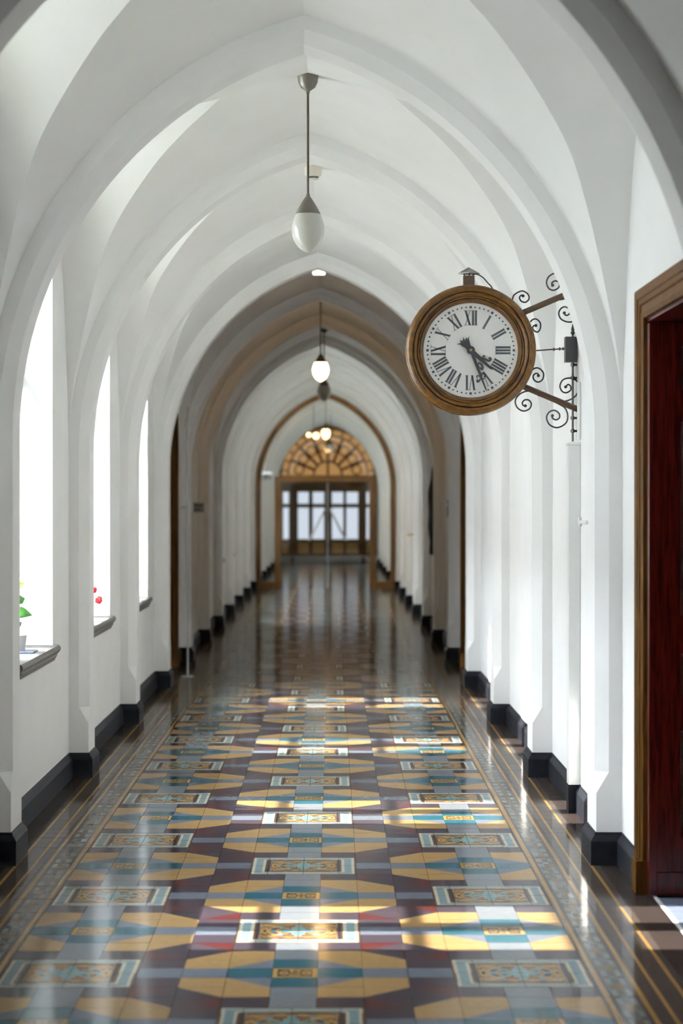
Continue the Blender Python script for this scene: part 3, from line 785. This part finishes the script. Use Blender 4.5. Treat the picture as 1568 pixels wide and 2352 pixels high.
# iron bracket
for (p_, q_) in (((1195, 722), (1330, 664.5)), ((1195, 886), (1330, 943))):
    g = G(); a_, b_ = cl(*p_), cl(*q_); g.tube([a_, b_], 0.0125, 4); g.tube([a_ + Vector((0, 0, 0.014)), b_ + Vector((0, 0, 0.014))], 0.005, 6)
    for f in (0.2, 0.45, 0.7): c_ = a_.lerp(b_, f); g.tube([c_ + Vector((0, -0.016, 0)), c_ + Vector((0, 0.016, 0))], 0.006, 6)
    g.build('bracket_arm', 'browniron', clock)
g = G(); a_, b_ = cl(1225, 805.5), cl(1300, 800.5); g.tube([a_, b_], 0.0035, 8)
for f in (0.62, 0.80, 0.90): c_ = a_.lerp(b_, f); g.tube([c_ - Vector((0.004, 0, 0)), c_ + Vector((0.004, 0, 0))], 0.008, 8)
g.build('drive_rod', 'iron', clock)
def zz(pts): return [cl(900 + x/3.136, 580 + y/3.136) for x, y in pts]
SC = [[(865, 345), (880, 305), (935, 277), (978, 300), (985, 335), (960, 358), (930, 350), (918, 325), (930, 308), (943, 313)],
      [(1230, 310), (1235, 200), (1183, 150), (1130, 172), (1112, 218), (1130, 260), (1165, 272), (1200, 252), (1203, 222), (1185, 205), (1162, 208), (1150, 222), (1156, 236)],
      [(1210, 340), (1260, 340), (1330, 420), (1307, 490), (1265, 500), (1218, 480), (1200, 440), (1215, 405), (1245, 391), (1275, 408), (1280, 435), (1262, 452), (1245, 448), (1240, 435)],
      [(995, 500), (1015, 482), (1040, 480), (1066, 505), (1068, 545), (1050, 572), (1025, 565), (1012, 545), (1020, 528), (1036, 526)],
      [(1005, 850), (1030, 833), (1060, 835), (1090, 868), (1085, 912), (1055, 933), (1025, 920), (1016, 893), (1030, 873), (1050, 873), (1054, 887)],
      [(1130, 1050), (1200, 1070), (1260, 1068), (1320, 1035), (1345, 980), (1330, 925), (1280, 904), (1230, 918), (1209, 962), (1225, 1000), (1255, 1010), (1285, 992), (1286, 965), (1268, 950), (1250, 968)],
      [(1010, 1000), (970, 998), (920, 1020), (888, 1065), (900, 1115), (945, 1142), (990, 1125), (1003, 1090), (985, 1063), (955, 1062), (938, 1082), (945, 1102), (960, 1104)],
      [(1130, 1055), (1195, 1088), (1245, 1120), (1265, 1175), (1250, 1230), (1190, 1261), (1135, 1240), (1113, 1190), (1132, 1150), (1170, 1137), (1203, 1160), (1205, 1190), (1180, 1205), (1155, 1192), (1155, 1175)],
      [(960, 955), (985, 980), (1020, 1000), (1060, 1025)]]
for pts in SC:
    sp = spline(zz(pts), 5); g = G(); g.tube(sp, 0.0042, 7); e_ = sp[-1]
    g.lathe([(0.0005, -0.008), (0.008, -0.004), (0.008, 0.004), (0.0005, 0.008)], 10, 'Y', e_); g.build('scroll', 'iron', clock)
g = G(); a_, b_ = cl(1324, 755), cl(1324, 1014)
a_.x = b_.x = WX - 0.022 - CC.x
g.tube([b_, a_ - Vector((0, 0, 0.02))], 0.0055, 8)
g.lathe([(0.0055, -0.03), (0.012, -0.022), (0.007, -0.012), (0.009, -0.004), (0.0005, 0.03)], 10, 'Z', a_)
for py in (838, 868, 960, 990):
    z_ = cl(1324, py).z; g.lathe([(0.0055, z_ - 0.01), (0.011, z_ - 0.006), (0.011, z_ + 0.006), (0.0055, z_ + 0.01)], 8, 'Z', (a_.x, a_.y, 0))
    g.tube([(a_.x, a_.y, z_), (WX + 0.01 - CC.x, a_.y, z_)], 0.006, 6)
g.build('wall_rod', 'iron', clock)
g = G(); p0, p1, p2, p3 = cl(1297, 774), cl(1327, 774), cl(1337, 832), cl(1297, 832)
for p_ in (p1, p2): p_.x = min(p_.x, WX - 0.003 - CC.x)
g.prism([(p3.x, p3.z), (p2.x, p2.z), (p1.x, p1.z), (p0.x, p0.z)], p0.y - 0.03, p0.y + 0.045); g.build('gear_box', 'iron', clock)

# boxed-in pipe under the bracket
pc = tag(empty('pipe_casing', (WX - 0.001, 11.62, 0)), 'narrow white boxed-in pipe casing on the wall under the clock', 'pipe casing')
g = G(); g.box(-0.058, 0.0, -0.05, 0.05, 0.135, 1.855, 0.002); g.build('casing', 'whitepaint', pc)
g = G(); g.box(-0.066, 0.0, -0.058, 0.058, 1.855, 1.868, 0.002); g.build('cap', 'whitepaint', pc)
g = G(); g.box(-0.060, 0.0, -0.052, 0.052, 0.0, 0.14, 0.002); g.build('foot', 'black', pc)
g = G(); g.box(-0.012, 0.0, -0.40, -0.05, 1.46, 1.475); g.box(-0.014, 0.0, -0.11, -0.075, 1.445, 1.49, 0.002); g.build('junction', 'whitepaint', pc)
g = G(); g.tube([(-0.010, -0.075, 1.88), (-0.010, -0.075, 2.17)], 0.009, 8); g.build('conduit', 'whitepaint', pc)

# ------------------------------------------------------------------ pendant lamps
def pendant(Y, X, ztop, zbot, globe, label, group=None):
    p = tag(empty('pendant_lamp', (X, Y, ztop)), label, 'lamp', group)
    h = ztop - zbot; gz = -h + 0.199; cz = -h + 0.288
    g = G(); g.lathe([(0.001, 0.02), (0.052, 0.02), (0.054, 0.0), (0.052, -0.006), (0.049, -0.030), (0.037, -0.055), (0.012, -0.073), (0.009, -0.075), (0.009, -0.085), (0.004, -0.086)], 32); g.build('canopy', 'nickel', p, True)
    g = G(); g.tube([(0, 0, -0.08), (0, 0, cz)], 0.0062, 10); g.build('rod', 'bronze', p)
    g = G(); g.lathe([(0.004, cz + 0.012), (0.010, cz + 0.010), (0.010, cz), (0.016, cz - 0.008), (0.034, cz - 0.035), (0.051, cz - 0.065), (0.062, cz - 0.086), (0.0645, cz - 0.092), (0.058, cz - 0.092)], 36); g.build('cap', 'nickel', p, True)
    g = G(); g.lathe([(0.056, gz), (0.064, gz - 0.004), (0.073, gz - 0.028), (0.081, gz - 0.055), (0.0845, gz - 0.080), (0.082, gz - 0.105), (0.073, gz - 0.135), (0.057, gz - 0.163), (0.034, gz - 0.184), (0.012, gz - 0.196), (0.001, gz - 0.199)], 40); g.build('globe', globe, p, True)
    return p
ZC = ZCROWN
GL = 'pendant lamps along the vault'
pendant(bayc(0), 0.0, ZC - 0.012, 2.831, 'opal', 'unlit egg-shaped opal pendant lamp hanging before the smoke detector', GL)
pendant(bayc(4) - 0.2, 0.0, ZC - 0.01, 2.831, 'lampon', 'lit egg-shaped pendant lamp glowing in the dim part of the vault', GL)
pendant(28.2, 0.02, ZC - 0.02, 2.80, 'opal', 'unlit pendant lamp hanging just behind the lit egg-shaped one', GL)
pendant(45.2, -0.01, ZC - 0.05, 2.80, 'lampfar', 'lit pendant lamp just beyond the glass partition', GL)
pendant(51.4, 0.08, ZC - 0.05, 2.66, 'opal', 'unlit pendant lamp in front of the wooden fanlight', GL)
fl = tag(empty('ceiling_lantern', (-0.27, 47.6, ZC - 0.03)), 'twin-globe lit ceiling lantern beyond the glass partition', 'lamp')
g = G(); g.tube([(0, 0, 0), (0, 0, -0.70)], 0.008, 8); g.tube([(-0.10, 0, -0.70), (0.05, 0, -0.70)], 0.008, 8); g.build('stem', 'bronze', fl)
for x_, r_ in ((0.05, 0.065), (-0.10, 0.045)):
    g = G(); g.lathe([(0.001, -0.70)] + [(r_*math.sin(PI*i/12), -0.70 - r_ + r_*math.cos(PI*i/12)) for i in range(1, 12)] + [(0.001, -0.70 - 2*r_)], 20, 'Z', (x_, 0, 0)); g.build('globe', 'lampfar', fl, True)
# smoke detector
sdm = tag(empty('smoke_detector', (0.0, bayc(1), ZC - 0.012)), 'ivory round smoke detector on the vault crown behind the unlit pendant', 'smoke detector')
g = G(); g.lathe([(0.001, 0.01), (0.056, 0.01), (0.056, 0.0), (0.053, -0.050), (0.048, -0.058), (0.040, -0.060)], 28); g.build('body', 'ivory', sdm, True)
g = G(); g.lathe([(0.040, -0.060), (0.034, -0.061), (0.034, -0.072), (0.038, -0.073)], 28); g.build('vent_ring', 'dark', sdm)
g = G(); g.lathe([(0.001, -0.082), (0.030, -0.081), (0.038, -0.074), (0.036, -0.071), (0.001, -0.070)], 28); g.build('cover', 'ivory', sdm, True)
# flush light in the first dim bay
fm = tag(empty('flush_light', (0.0, 20.95, ZC - 0.012)), 'flat lit ceiling light at the crown of the first dim bay', 'ceiling light')
g = G(); g.box(-0.11, 0.11, -0.10, 0.10, -0.05, 0.02, 0.006); g.build('housing', 'bronze', fm)
g = G(); g.box(-0.055, 0.055, -0.09, 0.09, -0.075, -0.045, 0.008); g.build('lens', 'flushon', fm)

# ------------------------------------------------------------------ window-sill plants
def blade(w, l, bend, fold=0.25, n=7):   # leaf along +X, returns verts/faces with thickness
    top = []
    for i in range(n + 1):
        s = i/n; ww = w/2 * (math.sin(PI*min(1, s*1.02 + 0.02))**0.75) * (1.15 - 0.45*s) if 0 < i < n else 0.0008
        x = l*s; z = -bend*s*s*l
        top.append([(x, -ww, z + fold*ww), (x, 0, z), (x, ww, z + fold*ww)])
    vs = [v for r_ in top for v in r_] + [(x, y, z - 0.0012) for r_ in top for (x, y, z) in r_]
    m_ = 3*(n + 1); fs = []
    for i in range(n):
        for j in range(2):
            a_, b_, c_, d_ = 3*i + j, 3*i + j + 1, 3*i + j + 4, 3*i + j + 3
            fs += [(a_, b_, c_, d_), (m_ + d_, m_ + c_, m_ + b_, m_ + a_)]
        fs += [(3*i, 3*i + 3, m_ + 3*i + 3, m_ + 3*i), (3*i + 2, m_ + 3*i + 2, m_ + 3*i + 5, 3*i + 5)]
    return vs, fs
def leaf(parent, p, az, el, w, l, bend, material, name='leaf', roll=0.0):
    o = mesh_obj(name, *blade(w, l, bend), material, parent, True); o.location = p
    o.rotation_mode = 'XYZ'; o.rotation_euler = (math.radians(roll), math.radians(-el), math.radians(az)); return o
def pot(parent, r, h, material='pot'):
    g = G(); g.lathe([(0.001, 0.0), (r*0.86, 0.0), (r*0.88, 0.003), (r, h), (r*0.93, h), (r*0.90, h - 0.014)], 28); g.build('pot', material, parent, True)
    g = G(); g.lathe([(r*0.91, h - 0.014), (0.001, h - 0.010)], 20); g.build('soil', 'soil', parent)
SZ = 0.801
# philodendron-like plant in bay 0
P0 = Vector((-1.505, 11.74, SZ))
t_ = tag(empty('plant_tray', P0 - Vector((0, 0.02, 0))), 'thin navy square tray under the white pot of the broad-leaved plant', 'tray')
g = G(); g.box(-0.085, 0.115, -0.10, 0.09, 0.0, 0.007, 0.002); g.box(-0.075, 0.105, -0.09, 0.08, 0.007, 0.0075); g.build('tray', 'navy', t_)
pl = tag(empty('potted_plant', P0 + Vector((0, 0, 0.0076))), 'broad-leaved green plant in a small white pot on the stone sill', 'plant')
pot(pl, 0.066, 0.078)
g = G(); g.tube(spline([(0, 0, 0.06), (0.02, 0, 0.14), (0.005, 0, 0.22), (0.012, 0, 0.33)], 5), 0.004, 6); g.build('stem', 'stem', pl)
for (z_, az, el, w_, l_, bd, mt, rl) in ((0.19, -20, 10, 0.085, 0.115, 0.7, 'leaf', 60), (0.25, 15, 25, 0.07, 0.085, 0.5, 'leaf', 70), (0.32, -10, 40, 0.065, 0.075, 0.4, 'leaflight', 60),
                                         (0.17, 170, 15, 0.08, 0.12, 0.6, 'leaf', 20), (0.24, 120, 20, 0.075, 0.11, 0.6, 'leaf', 10), (0.29, 230, 25, 0.07, 0.10, 0.5, 'leaflight', 0), (0.14, 90, 5, 0.07, 0.10, 0.6, 'leaf', 0), (0.34, 60, 50, 0.05, 0.07, 0.3, 'leaflight', 0)):
    leaf(pl, (0.008, 0, z_), az, el, w_*0.8, l_*(0.62 if abs(az) < 60 else 0.9), bd, mt, roll=rl)
def bloom(parent, p, r, n, material, name='flower'):
    g = G(); rnd = random.Random(int(p[2]*1e4))
    for i in range(n):
        d = Vector((rnd.gauss(0, 1), rnd.gauss(0, 1), rnd.gauss(0, 0.9))).normalized()
        a_ = d.cross(Vector((0.3, 0.2, 1))).normalized(); b_ = d.cross(a_)
        rr = r*rnd.uniform(0.55, 1.0); s = r*rnd.uniform(0.35, 0.5); c_ = d*rr
        rim = [c_ + s*(math.cos(2*PI*k/6)*a_ + math.sin(2*PI*k/6)*b_) + d*s*0.4*(k % 2) for k in range(6)]
        g.add([d*rr*0.35] + rim + [c_ + d*s*0.15], [(0, 1 + (k+1) % 6, 1 + k) for k in range(6)] + [(7, 1 + k, 1 + (k+1) % 6) for k in range(6)])
    o = g.build(name, material, parent); o.location = p; return o
# red flowers in bay 1
P1 = Vector((-1.55, 14.74, SZ))
t_ = tag(empty('plant_tray', P1), 'thin navy tray under the pot of red flowers', 'tray')
g = G(); g.lathe([(0.001, 0), (0.082, 0), (0.095, 0.008), (0.090, 0.009), (0.080, 0.004), (0.001, 0.004)], 28); g.build('tray', 'navy', t_, True)
pl = tag(empty('potted_flower', P1 + Vector((0, 0, 0.0045))), 'potted plant with ruffled red flowers leaning over the stone sill', 'plant')
pot(pl, 0.062, 0.085)
fp = at(227.5, 1378, 14.72) - pl.location; fq = at(214, 1355, 14.76) - pl.location
for f_, r_ in ((fp, 0.024), (fq, 0.022), (Vector((-0.06, 0.05, 0.24)), 0.024), (Vector((0.0, -0.06, 0.20)), 0.022)):
    g = G(); g.tube(spline([(0, 0, 0.07), (f_.x*0.35, f_.y*0.3, f_.z*0.75 + 0.03), (f_.x*0.8, f_.y*0.9, f_.z + 0.012), tuple(f_)], 5), 0.0025, 6); g.build('stem', 'stem', pl)
    bloom(pl, f_, r_, 46, 'red')
for i in range(10): leaf(pl, (0, 0, 0.08 + 0.012*i), 36*i + 20, 25, 0.035, 0.075, 0.5, 'leaf')
# cream flowers in bay 2
P2 = Vector((-1.54, 17.90, SZ))
pl = tag(empty('potted_flower', P2), 'potted plant with cream star-shaped flowers on the stone sill nearest the brown doors', 'plant')
pot(pl, 0.060, 0.085, 'dark')
for (px_, py_) in ((329.5, 1350), (324, 1336), (320, 1345)):
    f_ = at(px_, py_, 17.88) - P2
    g = G(); g.tube(spline([(0, 0, 0.07), (f_.x*0.5, f_.y*0.5, f_.z*0.7), tuple(f_)], 5), 0.0025, 6); g.build('stem', 'stem', pl)
    fl_ = empty('flower', f_, pl)
    for i in range(6): leaf(fl_, (0, 0, 0), 60*i, 20, 0.018, 0.042, 0.5, 'cream', 'petal')
for i, (z_, az) in enumerate(((0.20, -5), (0.17, 10), (0.13, -15), (0.15, 120), (0.19, 200), (0.12, 70))): leaf(pl, (0, 0, z_), az, 40, 0.03, 0.13, 0.7, 'leaf')

# ------------------------------------------------------------------ small fittings on the walls
sp_ = tag(empty('sign_plate', (-WX, 24.0, 1.51)), 'small grey notice plate jutting from the dim left wall past the brown doors', 'sign')
g = G(); g.box(0.045, 0.155, -0.006, 0.006, -0.05, 0.05, 0.002); pl_ = g.build('plate', 'signplate', sp_)
g = G(); g.box(0.055, 0.145, -0.0075, -0.006, 0.010, 0.030); g.build('text_line', 'picture', pl_)
g = G(); g.box(0.055, 0.125, -0.0075, -0.006, -0.030, -0.012); g.build('text_line', 'picture', pl_)
g = G(); g.box(-0.004, 0.047, -0.008, 0.008, 0.035, 0.047); g.box(-0.004, 0.004, -0.02, 0.02, 0.01, 0.07, 0.001); g.build('arm', 'iron', sp_)
YP = 20.55
pole = tag(empty('metal_pole', at(431, 1557, YP) * 1.0), 'thin pale metal pole on a round floor plate before the left brown door', 'pole')
pole.location.z = 0.0
g = G(); g.tube([(0, 0, 0.01), (0, 0, 2.42)], 0.009, 10); g.build('shaft', 'steel', pole)
g = G(); g.lathe([(0.001, 0.014), (0.05, 0.012), (0.058, 0.004), (0.058, 0.0), (0.001, 0.0)], 24); g.build('floor_plate', 'steel', pole, True)
g = G(); g.tube([(0, 0, 1.52), (-0.06, 0, 1.52), (-0.06, 0, 1.50)], 0.008, 8); g.box(-0.016, 0.016, -0.016, 0.016, 1.50, 1.60, 0.003); g.build('latch', 'steel', pole)
def framed(name, x, y0, y1, z0, z1, label, mt, inner):
    f = tag(empty(name, (x, (y0 + y1)/2, z0)), label, 'picture'); hw, h_ = (y1 - y0)/2, z1 - z0; s = -1 if x > 0 else 1
    g = G()
    for (a0, a1, b0, b1) in ((-hw, hw, 0, 0.035), (-hw, hw, h_ - 0.035, h_), (-hw, -hw + 0.035, 0.035, h_ - 0.035), (hw - 0.035, hw, 0.035, h_ - 0.035)):
        g.box(*sorted((0.0, s*0.028)), a0, a1, b0, b1, 0.004)
    g.build('frame', mt, f); g = G(); g.box(*sorted((0.0, s*0.012)), -hw + 0.03, hw - 0.03, 0.03, h_ - 0.03); g.build('print', inner, f)
framed('picture_frame', WX, 17.0, 17.56, 1.40, 2.12, 'tall dark framed picture on the right wall between two piers', 'picture', 'print')
sg = tag(empty('blue_sign', (WX - RD, ry(4) + 0.10, 1.42)), 'small blue-grey plate on the inner face of a right pier', 'sign')
g = G(); g.box(-0.012, 0.0, -0.06, 0.10, 0.0, 0.17, 0.002); g.build('plate', 'blueplate', sg); g = G(); g.box(-0.0135, -0.012, -0.05, 0.09, 0.10, 0.135); g.build('text_bar', 'whitepaint', sg)
bx_ = tag(empty('wall_box', (WX, 8.55, 2.79)), 'small brown box on the white wall high above the mahogany doorway', 'box')
g = G(); g.box(-0.035, 0.0, -0.06, 0.06, 0.0, 0.055, 0.004); g.build('case', 'farwood', bx_); g = G(); g.box(-0.039, -0.034, -0.04, 0.04, 0.012, 0.042, 0.001); g.build('cover', 'browniron', bx_)
# coat on a hook, right wall of the dim bays
ct = tag(empty('hanging_coat', (WX, 26.9, 0.95)), 'long black coat hanging from a hook on the dim right wall', 'coat')
g = G(); g.tube(spline([(-0.05, 0, 1.05), (-0.07, 0, 0.85), (-0.08, 0.02, 0.5), (-0.07, 0, 0.2), (-0.06, 0, 0.0)], 6), [0.02 + 0.032*min(1, i_/8) + 0.006*math.sin(i_*0.9) for i_ in range(25)], 12, True, 2.2); g.build('cloth', 'coat', ct, True)
g = G(); g.tube([(0, 0, 1.08), (-0.06, 0, 1.07), (-0.07, 0, 1.10)], 0.006, 6); g.build('hook', 'iron', ct)
# brass-knobbed panel standing open on the far right
sw = tag(empty('service_panel', (WX, 32.9, 0.15)), 'narrow white wall panel with a dark brass lever on the far right wall', 'panel')
g = G(); g.box(-0.10, 0.0, -0.05, 0.0, 0.0, 0.92, 0.004); g.build('panel', 'whitepaint', sw)
g = G(); g.tube([(-0.06, -0.05, 0.94), (-0.06, -0.10, 0.96), (-0.18, -0.10, 0.94)], 0.018, 8); g.build('lever', 'brass', sw)

# ------------------------------------------------------------------ glazed partition
YG = 41.47
pt_ = tag(empty('glass_partition', (0, YG, 0)), 'oak-framed glazed screen filling the pointed arch with a pair of glass doors', 'partition')
def lx(px): return at(px, 0, YG).x
def lz(py): return at(0, py, YG).z
def arch_pts(R_off, n=26):               # points along the pointed arch, offset inwards from the rib soffit
    R = R_OUT - RD - R_off; xs_ = []
    a_end = math.acos(-R_C / R); out = [(-(WX - RD - R_off), 0.0)]
    for i in range(n + 1):
        a_ = PI + (a_end - PI)*i/n; out.append((R_C + R*math.cos(a_), ZS + R*math.sin(a_)))
    return out + [(-x, z) for x, z in out[-2::-1]]
o_, i_ = arch_pts(0.0), arch_pts(0.095); n = len(o_)
g = G(); vs = [(x, y, z) for y in (-0.04, 0.04) for lp in (o_, i_) for x, z in lp]
fs = []
for j in range(n - 1):
    fs += [(j, j + 1, n + j + 1, n + j), (2*n + j + 1, 2*n + j, 3*n + j, 3*n + j + 1), (n + j, n + j + 1, 3*n + j + 1, 3*n + j), (j + 1, j, 2*n + j, 2*n + j + 1)]
g.add(vs, fs); g.build('arch_frame', 'farwood', pt_)
XL0, XL1, XR0, XR1 = lx(631), lx(645), lx(848), lx(862); ZL0, ZL1 = lz(1107), lz(1094)
for (a_, b_) in ((XL0, XL1), (XR0, XR1)):
    g = G(); g.box(a_, b_, -0.05, 0.05, 0, ZL0, 0.004); g.build('post', 'farwood', pt_)
g = G(); g.box(XL0, XR1, -0.05, 0.05, ZL0, ZL1, 0.004); g.build('lintel', 'farwood', pt_)
for (a_, b_) in ((-(WX - RD) + 0.05, XL0), (XR1, WX - RD - 0.05)):
    g = G(); g.box(a_, b_, -0.045, 0.045, 0, 0.13, 0.004); g.build('bottom_rail', 'farwood', pt_)
    g = G(); g.box(a_, b_, -0.005, 0.005, 0.13, 2.05); g.build('pane', 'glass', pt_)
poly = [(x, z) for x, z in arch_pts(0.055) if z >= ZL1]
poly = [(poly[0][0], ZL1)] + poly + [(poly[-1][0], ZL1)]
up = [(x, z) for x, z in arch_pts(0.05) if z > 2.02]
def clip(x0, x1):
    g = G(); pts = [(x, z) for x, z in up if x0 <= x <= x1]
    def zat(x):
        for (xa, za), (xb, zb) in zip(up, up[1:]):
            if xa <= x <= xb and xb > xa: return za + (zb - za)*(x - xa)/(xb - xa)
        return up[0][1] if abs(x - up[0][0]) < abs(x - up[-1][0]) else up[-1][1]
    zb_ = ZL1 if x0 >= XL0 - 1e-6 and x1 <= XR1 + 1e-6 else 2.05
    top = [(x0, max(zb_, zat(x0)))] + pts + [(x1, max(zb_, zat(x1)))]
    g.prism([(x1, zb_), (x0, zb_)] + top, -0.005, 0.005); g.build('pane', 'glass', pt_)
clip(up[0][0], XL0); clip(XL0, XR1); clip(XR1, up[-1][0])
XM = lx(752)
for (a_, b_, s) in ((XL1, XM - 0.004, -1), (XM + 0.004, XR0, 1)):
    g = G(); g.box(a_, b_, -0.005, 0.005, 0.01, ZL0 - 0.005); gd = g.build('glass_door', 'glass', pt_)
    g = G(); e_ = XM + s*0.012; g.box(min(e_, e_ - s*0.016), max(e_, e_ - s*0.016), -0.008, 0.008, 0.01, ZL0 - 0.005); g.build('edge_strip', 'steel', gd)
    p_, q_ = (lx(752 + s*5), lz(1168)), (lx(752 + s*42), lz(1242))
    g = G(); g.tube([(p_[0], -0.06, p_[1]), (q_[0], -0.06, q_[1])], 0.020, 10)
    for f in (0.08, 0.92): g.tube([(p_[0] + (q_[0] - p_[0])*f, -0.06, p_[1] + (q_[1] - p_[1])*f), (p_[0] + (q_[0] - p_[0])*f, 0.006, p_[1] + (q_[1] - p_[1])*f)], 0.012, 8)
    g.build('handle', 'steel', gd)
# emergency sign beyond the partition
es = tag(empty('exit_sign', at(611, 1094, 42.6)), 'white illuminated exit sign with a running figure beyond the left glass panel', 'sign')
g = G(); g.box(-0.115, 0.115, -0.03, 0.03, -0.075, 0.04, 0.005); g.build('housing', 'whitepaint', es)
g = G(); g.box(-0.115, 0.115, -0.035, 0.03, 0.04, 0.085, 0.008); g.build('lamp_strip', 'exitlit', es)
g = G(); g.prism([(-0.02, 0.02), (0.005, 0.02), (0.005, 0.035), (0.02, 0.035), (0.02, 0.01), (0.035, -0.005), (0.03, -0.012), (0.01, 0.0), (0.0, -0.025), (0.02, -0.045), (0.012, -0.065), (0.0, -0.06), (0.005, -0.045), (-0.015, -0.03), (-0.03, -0.055), (-0.05, -0.055), (-0.025, -0.02)], -0.033, -0.030)
g.prism([(0.05, -0.02), (0.08, -0.02), (0.08, -0.01), (0.10, -0.028), (0.08, -0.046), (0.08, -0.036), (0.05, -0.036)], -0.033, -0.030); g.build('pictogram', 'exitgreen', es)
g = G(); g.tube([(0, 0, 0.08), (0, 0, 0.42)], 0.006, 6); g.tube([(0, 0, 0.42), (-0.16, 0, 0.42)], 0.006, 6); g.build('hanger', 'steel', es)

# ------------------------------------------------------------------ far wooden doors with fanlight
YE = YB - 0.03
fd = struct(empty('door_4', (0, YE, 0)), 'far wooden double doors with frosted panes under a round tracery fanlight')
def ex(px): return at(px, 0, YE).x
def ez(py): return at(0, py, YE).z
ZD0, ZD1, ZF = ez(1277), ez(1112), ez(1092)
g = G(); g.box(-1.37, 1.37, -0.62, 0.0, 0.0, ZD0, 0.01); g.build('step', 'step', fd)
for px_ in (672, 833):
    g = G(); x_ = ex(px_); g.box(x_ - 0.04, x_ + 0.04, -0.66, -0.60, 0, ZD0 - 0.01, 0.004); g.build('step_post', 'farwood', fd)
def window_leaf(x0, x1, cols):
    g = G(); zr = [ZD0, ez(1271), ez(1246), ez(1238), ez(1166), ez(1157), ez(1130), ZD1]
    lf = None; stile = 0.07
    n_ = len(cols); g.box(x0, x1, -0.05, 0.0, zr[0], zr[1]); g.box(x0, x1, -0.05, 0.0, zr[2], zr[3]); g.box(x0, x1, -0.05, 0.0, zr[4], zr[5]); g.box(x0, x1, -0.05, 0.0, zr[6], zr[7])
    edges = [x0] + [e for c in cols for e in c] + [x1]
    for i in range(0, len(edges), 2):
        for (a_, b_) in ((zr[1], zr[2]), (zr[3], zr[4]), (zr[5], zr[6])): g.box(edges[i], edges[i+1], -0.05, 0.0, a_, b_)
    lf = g.build('leaf', 'farwood', fd)
    for (a_, b_) in cols:
        g = G(); g.box(a_, b_, -0.03, -0.02, zr[1], zr[2], 0.0); g.build('panel', 'amber', lf)
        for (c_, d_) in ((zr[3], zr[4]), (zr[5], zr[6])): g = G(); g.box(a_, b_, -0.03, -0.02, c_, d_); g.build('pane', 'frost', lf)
window_leaf(ex(680), ex(751), [(ex(684), ex(709)), (ex(718), ex(744))])
window_leaf(ex(753), ex(828), [(ex(762), ex(788)), (ex(795), ex(822))])
window_leaf(-1.25, ex(672), [(ex(650), ex(663))])
window_leaf(ex(836), 1.25, [(ex(841), ex(847))])
for (a_, b_) in ((-1.37, -1.25), (ex(672), ex(680)), (ex(828), ex(836)), (1.25, 1.37)):
    g = G(); g.box(a_, b_, -0.09, 0.0, ZD0, ZF, 0.006); g.build('post', 'farwood', fd)
g = G(); g.box(-1.37, 1.37, -0.10, 0.0, ZD1, ZF, 0.01); g.build('transom', 'farwood', fd)
RF = 1.24; zc0 = ZF
g = G(); prev = None
half = [(RF*math.cos(PI*i/40), zc0 + 1.0*RF*math.sin(PI*i/40)) for i in range(41)]
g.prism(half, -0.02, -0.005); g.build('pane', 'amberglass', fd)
def bar(pts, w_=0.036):
    g.tube([(x, -0.03, z) for x, z in pts], w_, 6, True, 1.0)
g = G()
for r_ in (RF, RF*0.84, RF*0.30): bar([(r_*math.cos(PI*i/40), zc0 + r_*math.sin(PI*i/40)) for i in range(41)], 0.035 if r_ == RF else 0.024)
for i in range(1, 8):
    a_ = PI*i/8; bar([(0.30*RF*math.cos(a_), zc0 + 0.30*RF*math.sin(a_)), (RF*0.84*math.cos(a_), zc0 + RF*0.84*math.sin(a_))])
for i in range(8):
    a_ = PI*(i + 0.5)/8; cx_, cz_ = 0.62*RF*math.cos(a_), zc0 + 0.62*RF*math.sin(a_); rr = 0.10*RF
    bar([(cx_ + rr*math.cos(2*PI*j/14), cz_ + rr*math.sin(2*PI*j/14)) for j in range(15)], 0.02)
for i in range(14):
    a_ = PI*(i + 0.5)/14; bar([(RF*0.84*math.cos(a_), zc0 + RF*0.84*math.sin(a_)), (RF*math.cos(a_), zc0 + RF*math.sin(a_))], 0.02)
bar([(0, zc0), (0, zc0 + RF*0.84)], 0.03)
g.build('tracery', 'farwood', fd)
